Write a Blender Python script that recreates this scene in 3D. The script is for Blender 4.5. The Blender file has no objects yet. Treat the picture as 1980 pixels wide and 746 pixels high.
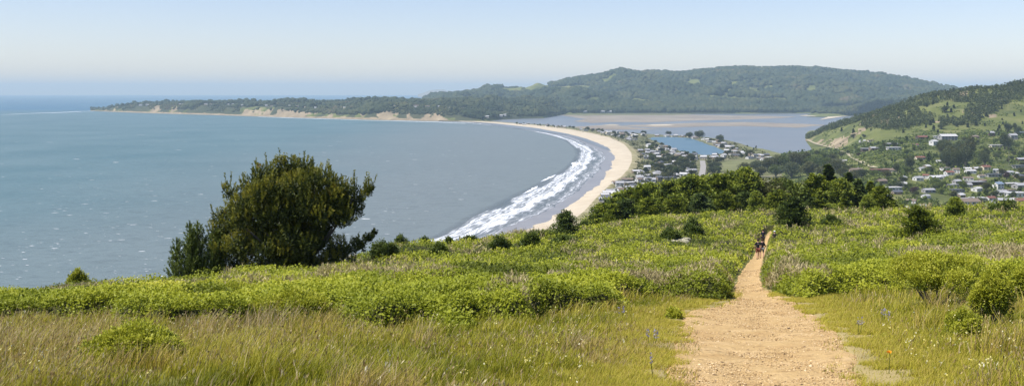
import bpy, math, random
import numpy as np
from mathutils import Vector, Matrix, geometry
random.seed(7); rng = np.random.default_rng(7)
F = 1902.0; HZ = 178.0; E = 150.0; CX = 990.0      # focal (px of the 1980 px photo), true horizon row, eye height
scene = bpy.context.scene
COL = scene.collection

# ------------------------------------------------------------------ helpers
def unproj(X, Y, z):                       # picture row/column of a point whose height is known -> where it stands
    y = F*(E-z)/(Y-HZ); return ((X-CX)/F*y, y, z)
def mkmesh(name, V, Fc, mats=None, attrs=None, smooth=False, midx=None, uv=None):
    V = np.asarray(V, dtype=np.float32).reshape(-1, 3)
    me = bpy.data.meshes.new(name)
    if isinstance(Fc, np.ndarray):
        n, k = Fc.shape
        me.vertices.add(len(V)); me.vertices.foreach_set('co', V.ravel())
        me.loops.add(n*k); me.loops.foreach_set('vertex_index', Fc.astype(np.int32).ravel())
        me.polygons.add(n); me.polygons.foreach_set('loop_start', np.arange(0, n*k, k, dtype=np.int32))
        try: me.polygons.foreach_set('loop_total', np.full(n, k, dtype=np.int32))
        except Exception: pass
    else:
        me.from_pydata(V.tolist(), [], Fc)
    for m in (mats or []): me.materials.append(m)
    if midx is not None: me.polygons.foreach_set('material_index', np.asarray(midx, dtype=np.int32))
    if smooth: me.polygons.foreach_set('use_smooth', np.ones(len(me.polygons), dtype=bool))
    for a, v in (attrs or {}).items():
        at = me.attributes.new(a, 'FLOAT', 'POINT'); at.data.foreach_set('value', np.asarray(v, dtype=np.float32))
    me.update(calc_edges=True)
    return me
REG = []
def tag(o, label=None, cat=None, group=None, kind=None):
    if label: o['label'] = label
    if cat: o['category'] = cat
    if group: o['group'] = group
    if kind: o['kind'] = kind
    return o
def obj(name, me, parent=None, loc=None):
    o = bpy.data.objects.new(name, me); COL.objects.link(o)
    if parent: o.parent = parent
    if loc is not None: o.location = loc
    return o
def thing(name, label, cat, loc, group=None, rz=0.0, rank=None):
    o = bpy.data.objects.new(name, None); COL.objects.link(o); o.empty_display_size = .2
    o.location = loc; o.rotation_euler.z = rz; tag(o, label, cat, group); REG.append(o); return o
def copy_tree(o, parent=None):
    c = o.copy(); COL.objects.link(c); c.parent = parent
    for ch in o.children: copy_tree(ch, c)
    return c
class Lib:                                  # first use takes the built thing itself, later uses are copies
    def __init__(s): s.d = {}
    def put(s, key, build, name, label, cat, loc, group, rz=0, sc=(1, 1, 1)):
        if key not in s.d:
            o = build(); s.d[key] = o
        else: o = copy_tree(s.d[key])
        o.name = name; o.location = loc; o.rotation_euler = (0, 0, rz); o.scale = sc
        tag(o, label, cat, group); REG.append(o); return o
LIB = Lib()

def hsh(ix, iy, s=0):
    n = (ix.astype(np.int64)*374761393 + iy.astype(np.int64)*668265263 + s*982451653) & 0xffffffff
    n = ((n ^ (n >> 13))*1274126177) & 0xffffffff
    return ((n ^ (n >> 16)) & 0xffff)/65535.0
def vnoise(x, y, s=0):
    x = np.asarray(x, dtype=float); y = np.asarray(y, dtype=float)
    ix = np.floor(x); iy = np.floor(y); fx = x-ix; fy = y-iy
    fx = fx*fx*(3-2*fx); fy = fy*fy*(3-2*fy)
    a = hsh(ix, iy, s); b = hsh(ix+1, iy, s); c = hsh(ix, iy+1, s); d = hsh(ix+1, iy+1, s)
    return (a*(1-fx)+b*fx)*(1-fy)+(c*(1-fx)+d*fx)*fy
def fbm(x, y, o=4, s=0):
    t = 0; a = .5; n = 0
    for i in range(o): t = t+a*vnoise(x*2**i, y*2**i, s+i); n += a; a *= .5
    return t/n
def ss(a, b, x):
    t = np.clip((np.asarray(x, dtype=float)-a)/(b-a), 0, 1); return t*t*(3-2*t)
def norm(v): return v/np.maximum(np.linalg.norm(v, axis=-1, keepdims=True), 1e-9)
def rdir(n):
    v = rng.normal(size=(n, 3)); return norm(v)

# ------------------------------------------------------------------ materials
def nt(name):
    m = bpy.data.materials.new(name); m.use_nodes = True; t = m.node_tree; t.nodes.clear()
    return m, t, t.nodes, t.links
def out(N, L, sh):
    o = N.new('ShaderNodeOutputMaterial'); L.new(sh, o.inputs['Surface']); return o
def ramp(N, stops, interp='LINEAR'):
    r = N.new('ShaderNodeValToRGB'); r.color_ramp.interpolation = interp
    while len(r.color_ramp.elements) < len(stops): r.color_ramp.elements.new(.5)
    for e, (p, c) in zip(r.color_ramp.elements, stops): e.position = p; e.color = (*c, 1)
    return r
def m_plain(name, c, rough=.7, spec=.3, metal=0, var=.25, scale=3.0):
    m, t, N, L = nt(name)
    g = N.new('ShaderNodeNewGeometry'); n = N.new('ShaderNodeTexNoise'); n.inputs['Scale'].default_value = scale; n.inputs['Detail'].default_value = 5
    L.new(g.outputs['Position'], n.inputs['Vector'])
    r = ramp(N, [(.3, tuple(x*(1-var) for x in c)), (.7, tuple(min(x*(1+var*.6), .95) for x in c))])
    L.new(n.outputs['Fac'], r.inputs['Fac'])
    b = N.new('ShaderNodeBsdfPrincipled'); b.inputs['Roughness'].default_value = rough
    b.inputs['Specular IOR Level'].default_value = spec; b.inputs['Metallic'].default_value = metal
    L.new(r.outputs['Color'], b.inputs['Base Color']); out(N, L, b.outputs[0]); return m
def m_leaf(name, stops, rough=.55, spec=.25, tr=.3, nscale=None, nmix=.35, n2=None):
    """leaves: colour from the per-leaf 'tint' value, with patchy drift over the plant"""
    m, t, N, L = nt(name)
    a = N.new('ShaderNodeAttribute'); a.attribute_name = 'tint'
    fac = a.outputs['Fac']
    if nscale:
        g = N.new('ShaderNodeNewGeometry'); n = N.new('ShaderNodeTexNoise'); n.inputs['Scale'].default_value = nscale; n.inputs['Detail'].default_value = 3
        L.new(g.outputs['Position'], n.inputs['Vector'])
        mr = N.new('ShaderNodeMapRange'); mr.inputs['From Min'].default_value = .3; mr.inputs['From Max'].default_value = .7
        mr.inputs['To Min'].default_value = -nmix; mr.inputs['To Max'].default_value = nmix
        L.new(n.outputs['Fac'], mr.inputs['Value'])
        ad = N.new('ShaderNodeMath'); ad.operation = 'ADD'; L.new(fac, ad.inputs[0]); L.new(mr.outputs[0], ad.inputs[1]); fac = ad.outputs[0]
    r = ramp(N, stops); L.new(fac, r.inputs['Fac'])
    b = N.new('ShaderNodeBsdfPrincipled'); b.inputs['Roughness'].default_value = rough; b.inputs['Specular IOR Level'].default_value = spec
    L.new(r.outputs['Color'], b.inputs['Base Color'])
    if tr > 0:
        tl = N.new('ShaderNodeBsdfTranslucent'); L.new(r.outputs['Color'], tl.inputs['Color'])
        mx = N.new('ShaderNodeMixShader'); mx.inputs[0].default_value = tr
        L.new(b.outputs[0], mx.inputs[1]); L.new(tl.outputs[0], mx.inputs[2]); out(N, L, mx.outputs[0])
    else: out(N, L, b.outputs[0])
    return m
def m_ground(name, stops, scale, detail=8, bump=.3, bscale=None, dist=.1, vec=(1, 1, 1), rough=.95, stops2=None, scale2=1.0, thr=(.45, .6), spec=.15):
    m, t, N, L = nt(name)
    g = N.new('ShaderNodeNewGeometry'); mp = N.new('ShaderNodeMapping'); mp.inputs['Scale'].default_value = vec
    L.new(g.outputs['Position'], mp.inputs['Vector'])
    def nz(s, d=detail):
        n = N.new('ShaderNodeTexNoise'); n.inputs['Scale'].default_value = s; n.inputs['Detail'].default_value = d; n.inputs['Roughness'].default_value = .6
        L.new(mp.outputs[0], n.inputs['Vector']); return n
    r = ramp(N, stops); L.new(nz(scale).outputs['Fac'], r.inputs['Fac']); c = r.outputs['Color']
    if stops2:
        r2 = ramp(N, stops2); L.new(nz(scale*2.3).outputs['Fac'], r2.inputs['Fac'])
        k = ramp(N, [(thr[0], (0, 0, 0)), (thr[1], (1, 1, 1))]); L.new(nz(scale2).outputs['Fac'], k.inputs['Fac'])
        mx = N.new('ShaderNodeMix'); mx.data_type = 'RGBA'; L.new(k.outputs['Color'], mx.inputs['Factor']); L.new(c, mx.inputs['A']); L.new(r2.outputs['Color'], mx.inputs['B']); c = mx.outputs['Result']
    b = N.new('ShaderNodeBsdfPrincipled'); b.inputs['Roughness'].default_value = rough; b.inputs['Specular IOR Level'].default_value = spec
    L.new(c, b.inputs['Base Color'])
    if bump:
        bp = N.new('ShaderNodeBump'); bp.inputs['Strength'].default_value = bump; bp.inputs['Distance'].default_value = dist
        L.new(nz(bscale or scale*3).outputs['Fac'], bp.inputs['Height']); L.new(bp.outputs[0], b.inputs['Normal'])
    out(N, L, b.outputs[0]); return m

M = {}
M['soil'] = m_ground('soil under scrub and grass', [(.3, (.09, .10, .02)), (.7, (.17, .16, .045))], 1.5, dist=.05)
M['trail'] = m_ground('dry ochre trail dirt', [(.3, (.45, .285, .12)), (.5, (.53, .36, .16)), (.7, (.60, .42, .21))], 1.3, bump=1, bscale=14, dist=.05,
                      stops2=[(.35, (.30, .185, .075)), (.65, (.58, .40, .19))], scale2=7, thr=(.50, .62))
t_ = M['soil'].node_tree; bs_ = [n for n in t_.nodes if n.type == 'BSDF_PRINCIPLED'][0]; at_ = t_.nodes.new('ShaderNodeAttribute'); at_.attribute_name = 'tint'
mx_ = t_.nodes.new('ShaderNodeMix'); mx_.data_type = 'RGBA'; src_ = bs_.inputs['Base Color'].links[0].from_socket; t_.links.new(at_.outputs['Fac'], mx_.inputs['Factor']); t_.links.new(src_, mx_.inputs['A']); mx_.inputs['B'].default_value = (.36, .28, .12, 1); t_.links.new(mx_.outputs['Result'], bs_.inputs['Base Color'])
M['pebble'] = m_leaf('trail stones', [(0, (.11, .07, .035)), (.35, (.34, .22, .10)), (.7, (.58, .40, .19)), (1, (.74, .58, .36))], tr=0, rough=.9)
M['under'] = m_ground('twigs under the scrub darkened as shade', [(.3, (.03, .035, .010)), (.6, (.055, .055, .016)), (.8, (.09, .075, .03))], 3, dist=.05)  # twig colour darkened to stand in for shade between the mounds
M['scrub'] = m_leaf('coyote brush leaves', [(0, (.05, .075, .012)), (.3, (.13, .155, .012)), (.55, (.26, .295, .02)), (.8, (.39, .41, .03)), (1, (.50, .48, .055))], nscale=.13, nmix=.2, tr=.35)
M['twig'] = m_leaf('grey bare twigs', [(0, (.16, .13, .05)), (.5, (.38, .31, .14)), (1, (.58, .48, .26))], tr=.15)
M['bush'] = m_leaf('bright bush leaves', [(0, (.06, .10, .014)), (.35, (.22, .25, .02)), (.7, (.40, .41, .03)), (1, (.50, .49, .07))], nscale=.6, nmix=.15, tr=.35)
M['darkbush'] = m_leaf('dark shrub leaves', [(0, (.02, .036, .008)), (.5, (.065, .10, .016)), (1, (.16, .20, .026))], tr=.25)
M['grass'] = m_leaf('meadow grass blades', [(0, (.11, .14, .010)), (.3, (.30, .29, .018)), (.55, (.46, .41, .045)), (.72, (.50, .38, .09)), (.88, (.36, .25, .12)), (1, (.52, .42, .24))], tr=.35)
M['seed'] = m_leaf('dry seed heads', [(0, (.22, .14, .05)), (.6, (.42, .32, .14)), (.9, (.62, .54, .32)), (1, (.8, .76, .58))], tr=.3)
M['needle'] = m_leaf('pine needles', [(0, (.024, .036, .010)), (.4, (.09, .11, .016)), (.7, (.22, .22, .024)), (.94, (.36, .32, .035)), (1, (.46, .24, .06))], tr=.2)
M['needle2'] = m_leaf('young pine needles', [(0, (.04, .065, .014)), (.5, (.13, .17, .03)), (1, (.26, .30, .05))], tr=.2)
M['bark'] = m_plain('weathered bark', (.20, .17, .14), .9, var=.4, scale=4)
M['conA'] = m_leaf('green cypress sprays', [(0, (.03, .05, .01)), (.4, (.11, .15, .016)), (.75, (.24, .28, .024)), (1, (.34, .36, .04))], tr=.22)
M['conB'] = m_leaf('dark fir sprays', [(0, (.02, .036, .012)), (.5, (.065, .10, .022)), (1, (.15, .19, .03))], tr=.15)
M['brd'] = m_leaf('olive tree leaves', [(0, (.03, .036, .012)), (.5, (.075, .08, .022)), (1, (.15, .15, .04))], tr=.2)
M['brdG'] = m_leaf('fresh green tree leaves', [(0, (.03, .05, .012)), (.5, (.09, .125, .02)), (1, (.19, .22, .035))], tr=.25)
M['brdD'] = m_leaf('dark evergreen tree leaves', [(0, (.02, .03, .012)), (.5, (.055, .072, .024)), (1, (.12, .13, .04))], tr=.1)
M['brdR'] = m_leaf('purple brown tree leaves', [(0, (.03, .018, .016)), (.5, (.07, .04, .035)), (1, (.12, .07, .06))], tr=.15)
M['hillwood'] = m_leaf('hillside conifer foliage', [(0, (.035, .05, .018)), (.5, (.08, .10, .032)), (1, (.15, .17, .05))], tr=.1)
M['wood'] = m_leaf('far woodland canopy', [(0, (.022, .034, .02)), (.5, (.045, .058, .03)), (.85, (.075, .08, .035)), (1, (.11, .09, .055))], tr=0, rough=.9, spec=.05, nscale=.0035, nmix=.3)
M['hill'] = m_ground('wooded hillside floor', [(.3, (.035, .045, .025)), (.55, (.06, .065, .032)), (.75, (.10, .095, .05))], .006, bump=.4, bscale=.03, dist=12)
M['meadowhill'] = m_ground('grassy green hillside', [(.3, (.085, .10, .028)), (.5, (.13, .145, .04)), (.7, (.20, .19, .075))], .012, bump=.35, bscale=.06, dist=5,
                           stops2=[(.3, (.05, .07, .022)), (.7, (.11, .12, .035))], scale2=.008, thr=(.5, .58))
M['cliff'] = m_ground('pale clay cliff', [(.3, (.17, .135, .09)), (.55, (.30, .235, .15)), (.75, (.40, .33, .21))], .02, bump=.8, bscale=.05, dist=8, vec=(1, 1, .4))
M['sand'] = m_ground('dry beach sand', [(.3, (.46, .385, .275)), (.7, (.60, .52, .39))], .04, bump=.2, bscale=.3, dist=.3, stops2=[(.3, (.40, .32, .22)), (.7, (.52, .44, .32))], scale2=.02, thr=(.5, .7))
M['dune'] = m_ground('dune grass and sand', [(.35, (.17, .16, .07)), (.5, (.26, .23, .12)), (.65, (.42, .36, .24))], .07, bump=.6, bscale=.3, dist=1)
M['lowland'] = m_ground('garden ground between houses', [(.32, (.07, .085, .03)), (.5, (.13, .13, .055)), (.62, (.22, .20, .12)), (.75, (.32, .29, .22))], .035, bump=.3, dist=1)
M['field'] = m_ground('flat green meadow', [(.3, (.12, .13, .05)), (.7, (.20, .20, .09))], .02, bump=0)
M['marsh'] = m_ground('marsh grass', [(.3, (.12, .13, .06)), (.7, (.20, .18, .10))], .015, bump=0)
M['mud'] = m_ground('tidal mud', [(.3, (.20, .165, .125)), (.5, (.27, .225, .17)), (.7, (.33, .28, .20))], .004, bump=0, vec=(1, .5, 1), rough=.6)
M['road'] = m_plain('pale worn road', (.32, .30, .27), .9)
M['track'] = m_plain('pale dirt track', (.40, .35, .22), .9, scale=.2)
M['white'] = m_plain('white painted wall', (.62, .61, .58), .6, var=.08)
M['cream'] = m_plain('cream painted wall', (.62, .55, .42), .7, var=.1)
M['tan'] = m_plain('weathered wood wall', (.27, .21, .15), .8)
M['grey'] = m_plain('grey shingle wall', (.33, .32, .31), .8)
M['brown'] = m_plain('dark brown wall', (.11, .08, .06), .8)
M['roofG'] = m_plain('grey shingle roof', (.34, .34, .35), .8)
M['roofW'] = m_plain('pale gravel roof', (.50, .49, .48), .8, var=.1)
M['roofB'] = m_plain('brown shingle roof', (.20, .155, .12), .85)
M['roofR'] = m_plain('red brown roof', (.20, .09, .065), .8)
M['roofD'] = m_plain('dark slate roof', (.10, .105, .12), .7)
M['roofBl'] = m_plain('blue grey roof', (.20, .26, .34), .7)
M['glass'] = m_plain('dark window glass', (.03, .04, .05), .15, .6, var=.1)
M['door'] = m_plain('door paint', (.22, .10, .06), .6)
M['pole'] = m_plain('grey utility pole wood', (.30, .27, .24), .9)
M['rock'] = m_plain('pale cream rock', (.40, .37, .25), .9, var=.3, scale=2)
M['skin'] = m_plain('skin', (.48, .27, .19), .6, var=.05)
M['black'] = m_plain('black cotton', (.012, .012, .016), .85, var=.1)
M['navy'] = m_plain('dark navy cotton', (.022, .022, .035), .85, var=.1)
M['greyc'] = m_plain('grey cotton', (.16, .16, .15), .9, var=.1)
M['rust'] = m_plain('rust red shorts cotton', (.20, .065, .045), .85, var=.15)
M['dark'] = m_plain('dark trousers cloth', (.022, .018, .016), .85, var=.1)
M['hair'] = m_plain('dark brown hair', (.045, .022, .014), .7, var=.2)
M['cap'] = m_plain('white cap cloth', (.75, .74, .72), .8, var=.05)
M['shoe'] = m_plain('brown shoe', (.06, .04, .03), .7)
M['print'] = m_plain('faded grey shirt print', (.42, .42, .46), .8)
M['lup'] = m_leaf('lupine petals', [(0, (.20, .18, .30)), (1, (.40, .38, .52))], tr=.2)
M['poppy'] = m_plain('orange petals', (.75, .30, .01), .5, var=.1)
M['yel'] = m_leaf('tiny pale flowers', [(0, (.62, .52, .08)), (.6, (.66, .6, .24)), (1, (.75, .72, .5))], tr=.2)

def m_water(name, c1, c2, scale, rough, spec, bump, bscale, dist, c3=None):
    m, t, N, L = nt(name)
    g = N.new('ShaderNodeNewGeometry')
    n = N.new('ShaderNodeTexNoise'); n.inputs['Scale'].default_value = scale; n.inputs['Detail'].default_value = 4
    L.new(g.outputs['Position'], n.inputs['Vector'])
    r = ramp(N, [(.35, c1), (.65, c2)]); L.new(n.outputs['Fac'], r.inputs['Fac']); c = r.outputs['Color']
    if c3:
        nf = N.new('ShaderNodeTexNoise'); nf.inputs['Scale'].default_value = .07; nf.inputs['Detail'].default_value = 5; nf.inputs['Roughness'].default_value = .7
        mf = N.new('ShaderNodeMapping'); mf.inputs['Scale'].default_value = (.45, 1, 1); mf.inputs['Rotation'].default_value = (0, 0, .35); L.new(g.outputs['Position'], mf.inputs['Vector']); L.new(mf.outputs[0], nf.inputs['Vector'])
        rf_ = ramp(N, [(.35, (.80, .80, .80)), (.5, (1, 1, 1)), (.68, (1.0, 1.0, 1.0))]); L.new(nf.outputs['Fac'], rf_.inputs['Fac'])  # darker wave flecks painted into the water colour as ripple shading
    if c3:                                  # silt stirred up near the beach, clear blue out at sea
        sp = N.new('ShaderNodeSeparateXYZ'); L.new(g.outputs['Position'], sp.inputs[0])
        n3 = N.new('ShaderNodeTexNoise'); n3.inputs['Scale'].default_value = .0012; n3.inputs['Detail'].default_value = 4; L.new(g.outputs['Position'], n3.inputs['Vector'])
        mm = N.new('ShaderNodeMath'); mm.operation = 'MULTIPLY_ADD'; mm.inputs[1].default_value = 1500; L.new(n3.outputs['Fac'], mm.inputs[0]); L.new(sp.outputs['Y'], mm.inputs[2])
        k = N.new('ShaderNodeMapRange'); k.inputs['From Min'].default_value = 7600; k.inputs['From Max'].default_value = 9300; k.interpolation_type = 'SMOOTHSTEP'
        L.new(mm.outputs[0], k.inputs['Value'])
        mx = N.new('ShaderNodeMix'); mx.data_type = 'RGBA'; L.new(k.outputs[0], mx.inputs['Factor']); L.new(c, mx.inputs['A']); mx.inputs['B'].default_value = (*c3, 1); c = mx.outputs['Result']
        # silty brown-grey belt towards the beach on the right
        k2 = N.new('ShaderNodeMapRange'); k2.inputs['From Min'].default_value = -700; k2.inputs['From Max'].default_value = 150; k2.interpolation_type = 'SMOOTHSTEP'
        mm2 = N.new('ShaderNodeMath'); mm2.operation = 'MULTIPLY_ADD'; mm2.inputs[1].default_value = 400; L.new(n3.outputs['Fac'], mm2.inputs[0]); L.new(sp.outputs['X'], mm2.inputs[2])
        L.new(mm2.outputs[0], k2.inputs['Value'])
        ks = N.new('ShaderNodeMath'); ks.operation = 'MULTIPLY'; ks.inputs[1].default_value = .8; L.new(k2.outputs[0], ks.inputs[0])
        mx2 = N.new('ShaderNodeMix'); mx2.data_type = 'RGBA'; L.new(ks.outputs[0], mx2.inputs['Factor']); L.new(c, mx2.inputs['A']); mx2.inputs['B'].default_value = (.175, .192, .188, 1); c = mx2.outputs['Result']
    if c3:
        mm_ = N.new('ShaderNodeMix'); mm_.data_type = 'RGBA'; mm_.blend_type = 'MULTIPLY'; mm_.inputs['Factor'].default_value = 1; L.new(c, mm_.inputs['A']); L.new(rf_.outputs['Color'], mm_.inputs['B']); c = mm_.outputs['Result']
    b = N.new('ShaderNodeBsdfPrincipled'); b.inputs['Roughness'].default_value = rough; b.inputs['Specular IOR Level'].default_value = spec; b.inputs['IOR'].default_value = 1.33
    L.new(c, b.inputs['Base Color'])
    w = N.new('ShaderNodeTexNoise'); w.inputs['Scale'].default_value = bscale; w.inputs['Detail'].default_value = 6; w.inputs['Roughness'].default_value = .65
    mp = N.new('ShaderNodeMapping'); mp.inputs['Scale'].default_value = (.55, 1, 1); mp.inputs['Rotation'].default_value = (0, 0, .5)
    L.new(g.outputs['Position'], mp.inputs['Vector']); L.new(mp.outputs[0], w.inputs['Vector'])
    bp = N.new('ShaderNodeBump'); bp.inputs['Strength'].default_value = bump; bp.inputs['Distance'].default_value = dist
    L.new(w.outputs['Fac'], bp.inputs['Height']); L.new(bp.outputs[0], b.inputs['Normal'])
    out(N, L, b.outputs[0]); return m
M['sea'] = m_water('wind ruffled sea', (.080, .148, .160), (.110, .178, .188), .004, .45, .25, .9, .12, 2.2, c3=(.045, .13, .20))
M['lagoon'] = m_water('shallow lagoon water', (.135, .145, .150), (.18, .182, .178), .003, .3, .35, .25, .3, .3)
M['inlet'] = m_water('blue inlet water', (.07, .135, .175), (.09, .155, .195), .01, .35, .3, .4, .3, .4)
M['wet'] = m_ground('wet sand with a film of water', [(.3, (.20, .18, .165)), (.7, (.27, .245, .22))], .02, bump=.05, rough=.3, spec=.5)

def m_foam():
    m, t, N, L = nt('surf foam and water')
    uv = N.new('ShaderNodeUVMap'); uv.uv_map = 'UVMap'
    sp = N.new('ShaderNodeSeparateXYZ'); L.new(uv.outputs[0], sp.inputs[0])
    g = N.new('ShaderNodeNewGeometry')
    def noise(sc, det, vs):
        mp = N.new('ShaderNodeMapping'); mp.inputs['Scale'].default_value = vs; L.new(uv.outputs[0], mp.inputs['Vector'])
        n = N.new('ShaderNodeTexNoise'); n.inputs['Scale'].default_value = sc; n.inputs['Detail'].default_value = det; n.inputs['Roughness'].default_value = .62
        L.new(mp.outputs[0], n.inputs['Vector']); return n.outputs['Fac']
    def math_(op, a, b=None, c=None):
        n = N.new('ShaderNodeMath'); n.operation = op
        for i, v in enumerate((a, b, c)):
            if v is None: continue
            if isinstance(v, (int, float)): n.inputs[i].default_value = v
            else: L.new(v, n.inputs[i])
        return n.outputs[0]
    # u runs along the shore in metres/100, v runs from the waterline (0) out to sea (1)
    warp = math_('MULTIPLY_ADD', noise(1.0, 5, (.45, 1.2, 1)), .9, -.45)
    v = math_('ADD', sp.outputs['Y'], warp)
    line = math_('SINE', math_('MULTIPLY', v, 19.0))
    env = N.new('ShaderNodeValToRGB'); e = env.color_ramp.elements
    e[0].position = 0; e[0].color = (.60, .60, .60, 1); e[1].position = 1; e[1].color = (0, 0, 0, 1)
    for p, c in ((.18, .56), (.42, .80), (.66, .80), (.88, .40)):
        q = e.new(p); q.color = (c, c, c, 1)
    L.new(v, env.inputs['Fac'])
    rag = noise(3.0, 8, (1.1, 9, 1))
    a = math_('MULTIPLY_ADD', line, .10, env.outputs['Color'])
    a = math_('ADD', a, math_('MULTIPLY_ADD', rag, 1.5, -.82))
    k = N.new('ShaderNodeMapRange'); k.inputs['From Min'].default_value = .46; k.inputs['From Max'].default_value = .78; L.new(a, k.inputs['Value'])
    edge = N.new('ShaderNodeMapRange'); edge.inputs['From Min'].default_value = 1.0; edge.inputs['From Max'].default_value = .8; L.new(sp.outputs['Y'], edge.inputs['Value'])
    kk = math_('MULTIPLY', k.outputs[0], edge.outputs[0])
    mx = N.new('ShaderNodeMix'); mx.data_type = 'RGBA'; L.new(kk, mx.inputs['Factor']); mx.inputs['B'].default_value = (.74, .75, .76, 1)
    n3 = noise(.7, 3, (1, 2, 1)); r = ramp(N, [(.3, (.13, .16, .175)), (.7, (.19, .21, .22))]); L.new(n3, r.inputs['Fac']); L.new(r.outputs['Color'], mx.inputs['A'])
    b = N.new('ShaderNodeBsdfPrincipled'); b.inputs['Roughness'].default_value = .5; b.inputs['Specular IOR Level'].default_value = .25
    L.new(mx.outputs['Result'], b.inputs['Base Color'])
    tr = N.new('ShaderNodeBsdfTransparent'); ms = N.new('ShaderNodeMixShader')
    al = math_('MAXIMUM', kk, math_('MULTIPLY', edge.outputs[0], .6)); L.new(al, ms.inputs[0]); L.new(tr.outputs[0], ms.inputs[1]); L.new(b.outputs[0], ms.inputs[2])
    out(N, L, ms.outputs[0]); return m
M['foam'] = m_foam(); M['cap_foam'] = m_plain('whitecap foam', (.85, .87, .88), .6, var=.05)

# ------------------------------------------------------------------ primitive builders (numpy)
def diamonds(P, D, S, asp, tint, fold=0.0, W=None, sky=None):
    """leaf-shaped quads: base point P, direction D, length S, width S*asp"""
    n = len(P); P = np.asarray(P); D = norm(np.asarray(D)); S = np.broadcast_to(np.asarray(S, dtype=float), (n,))[:, None]
    if W is None: W = norm(np.cross(D, rdir(n) if sky is None else rdir(n)*sky+np.array([-.35, -.25, .9])))   # sky: leaf faces tend to the light
    asp = np.broadcast_to(np.asarray(asp, dtype=float), (n,))[:, None]
    Q = np.empty((n, 4, 3)); Q[:, 0] = P; Q[:, 1] = P+D*S*.55+W*S*asp*.5; Q[:, 2] = P+D*S; Q[:, 3] = P+D*S*.45-W*S*asp*.5
    return Q.reshape(-1, 3), np.arange(n*4).reshape(n, 4), np.repeat(np.broadcast_to(tint, (n,)), 4)
def merge(parts):
    Vs = []; Fs = []; T = []; o = 0
    for V, Fc, t in parts:
        Vs.append(V); Fs.append(Fc+o); T.append(t); o += len(V)
    return np.concatenate(Vs), np.concatenate(Fs), np.concatenate(T)
def tube(pts, rad, n=7):
    pts = np.asarray(pts, dtype=float); V = []; Fc = []
    k = len(pts)
    for i in range(k):
        d = pts[min(i+1, k-1)]-pts[max(i-1, 0)]; d = d/max(np.linalg.norm(d), 1e-9)
        a = np.cross(d, [0.3, 1, .2]); a /= np.linalg.norm(a); b = np.cross(d, a)
        for j in range(n):
            t = 2*math.pi*j/n; V.append(pts[i]+rad[i]*(math.cos(t)*a+math.sin(t)*b))
    for i in range(k-1):
        for j in range(n): Fc.append((i*n+j, i*n+(j+1) % n, (i+1)*n+(j+1) % n, (i+1)*n+j))
    V = np.array(V); Fc = np.array(Fc); return V, Fc, np.full(len(V), .5)
def bend(a, b, k=5, sag=0.0, up=0.0):
    a = np.asarray(a, float); b = np.asarray(b, float); t = np.linspace(0, 1, k)[:, None]
    p = a*(1-t)+b*t; p[:, 2] += (t[:, 0]*(1-t[:, 0]))*(up-sag); return p
ICO = None
def ico(level=0):
    t = (1+5**.5)/2
    V = [(-1, t, 0), (1, t, 0), (-1, -t, 0), (1, -t, 0), (0, -1, t), (0, 1, t), (0, -1, -t), (0, 1, -t), (t, 0, -1), (t, 0, 1), (-t, 0, -1), (-t, 0, 1)]
    Fc = [(0, 11, 5), (0, 5, 1), (0, 1, 7), (0, 7, 10), (0, 10, 11), (1, 5, 9), (5, 11, 4), (11, 10, 2), (10, 7, 6), (7, 1, 8), (3, 9, 4), (3, 4, 2), (3, 2, 6), (3, 6, 8), (3, 8, 9), (4, 9, 5), (2, 4, 11), (6, 2, 10), (8, 6, 7), (9, 8, 1)]
    V = [np.array(v)/np.linalg.norm(v) for v in V]
    for _ in range(level):
        c = {}; NF = []
        def mid(a, b):
            k = (min(a, b), max(a, b))
            if k not in c: m_ = V[a]+V[b]; V.append(m_/np.linalg.norm(m_)); c[k] = len(V)-1
            return c[k]
        for a, b, d in Fc:
            x, y, z = mid(a, b), mid(b, d), mid(d, a); NF += [(a, x, z), (b, y, x), (d, z, y), (x, y, z)]
        Fc = NF
    return np.array(V), np.array(Fc)
def blobs(C, R, sz=.8, level=0, jit=.28, tint=None):
    """rough rounded lumps: crowns of far trees, stones"""
    BV, BF = ico(level); n = len(C); k = len(BV)
    ang = rng.uniform(0, 6.28, n); ca, sa = np.cos(ang), np.sin(ang)
    V = np.broadcast_to(BV, (n, k, 3)).copy(); V *= (1+rng.uniform(-jit, jit, (n, k, 1)))
    x = V[..., 0]*ca[:, None]-V[..., 1]*sa[:, None]; y = V[..., 0]*sa[:, None]+V[..., 1]*ca[:, None]
    V[..., 0] = x; V[..., 1] = y; V[..., 2] *= sz
    V = V*np.asarray(R).reshape(n, 1, 1)+np.asarray(C)[:, None, :]
    Fc = (BF[None]+(np.arange(n)*k)[:, None, None]).reshape(-1, 3)
    if tint is None: tint = rng.uniform(0, 1, n)
    return V.reshape(-1, 3), Fc, np.repeat(tint, k)
def boxv(x0, x1, y0, y1, z0, z1):
    V = [(x0, y0, z0), (x1, y0, z0), (x1, y1, z0), (x0, y1, z0), (x0, y0, z1), (x1, y0, z1), (x1, y1, z1), (x0, y1, z1)]
    return V, [(0, 3, 2, 1), (4, 5, 6, 7), (0, 1, 5, 4), (1, 2, 6, 5), (2, 3, 7, 6), (3, 0, 4, 7)]
def boxes(lst):
    V = []; Fc = []
    for b in lst:
        v, f = boxv(*b); o = len(V); V += v; Fc += [tuple(i+o for i in q) for q in f]
    return V, Fc

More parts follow.
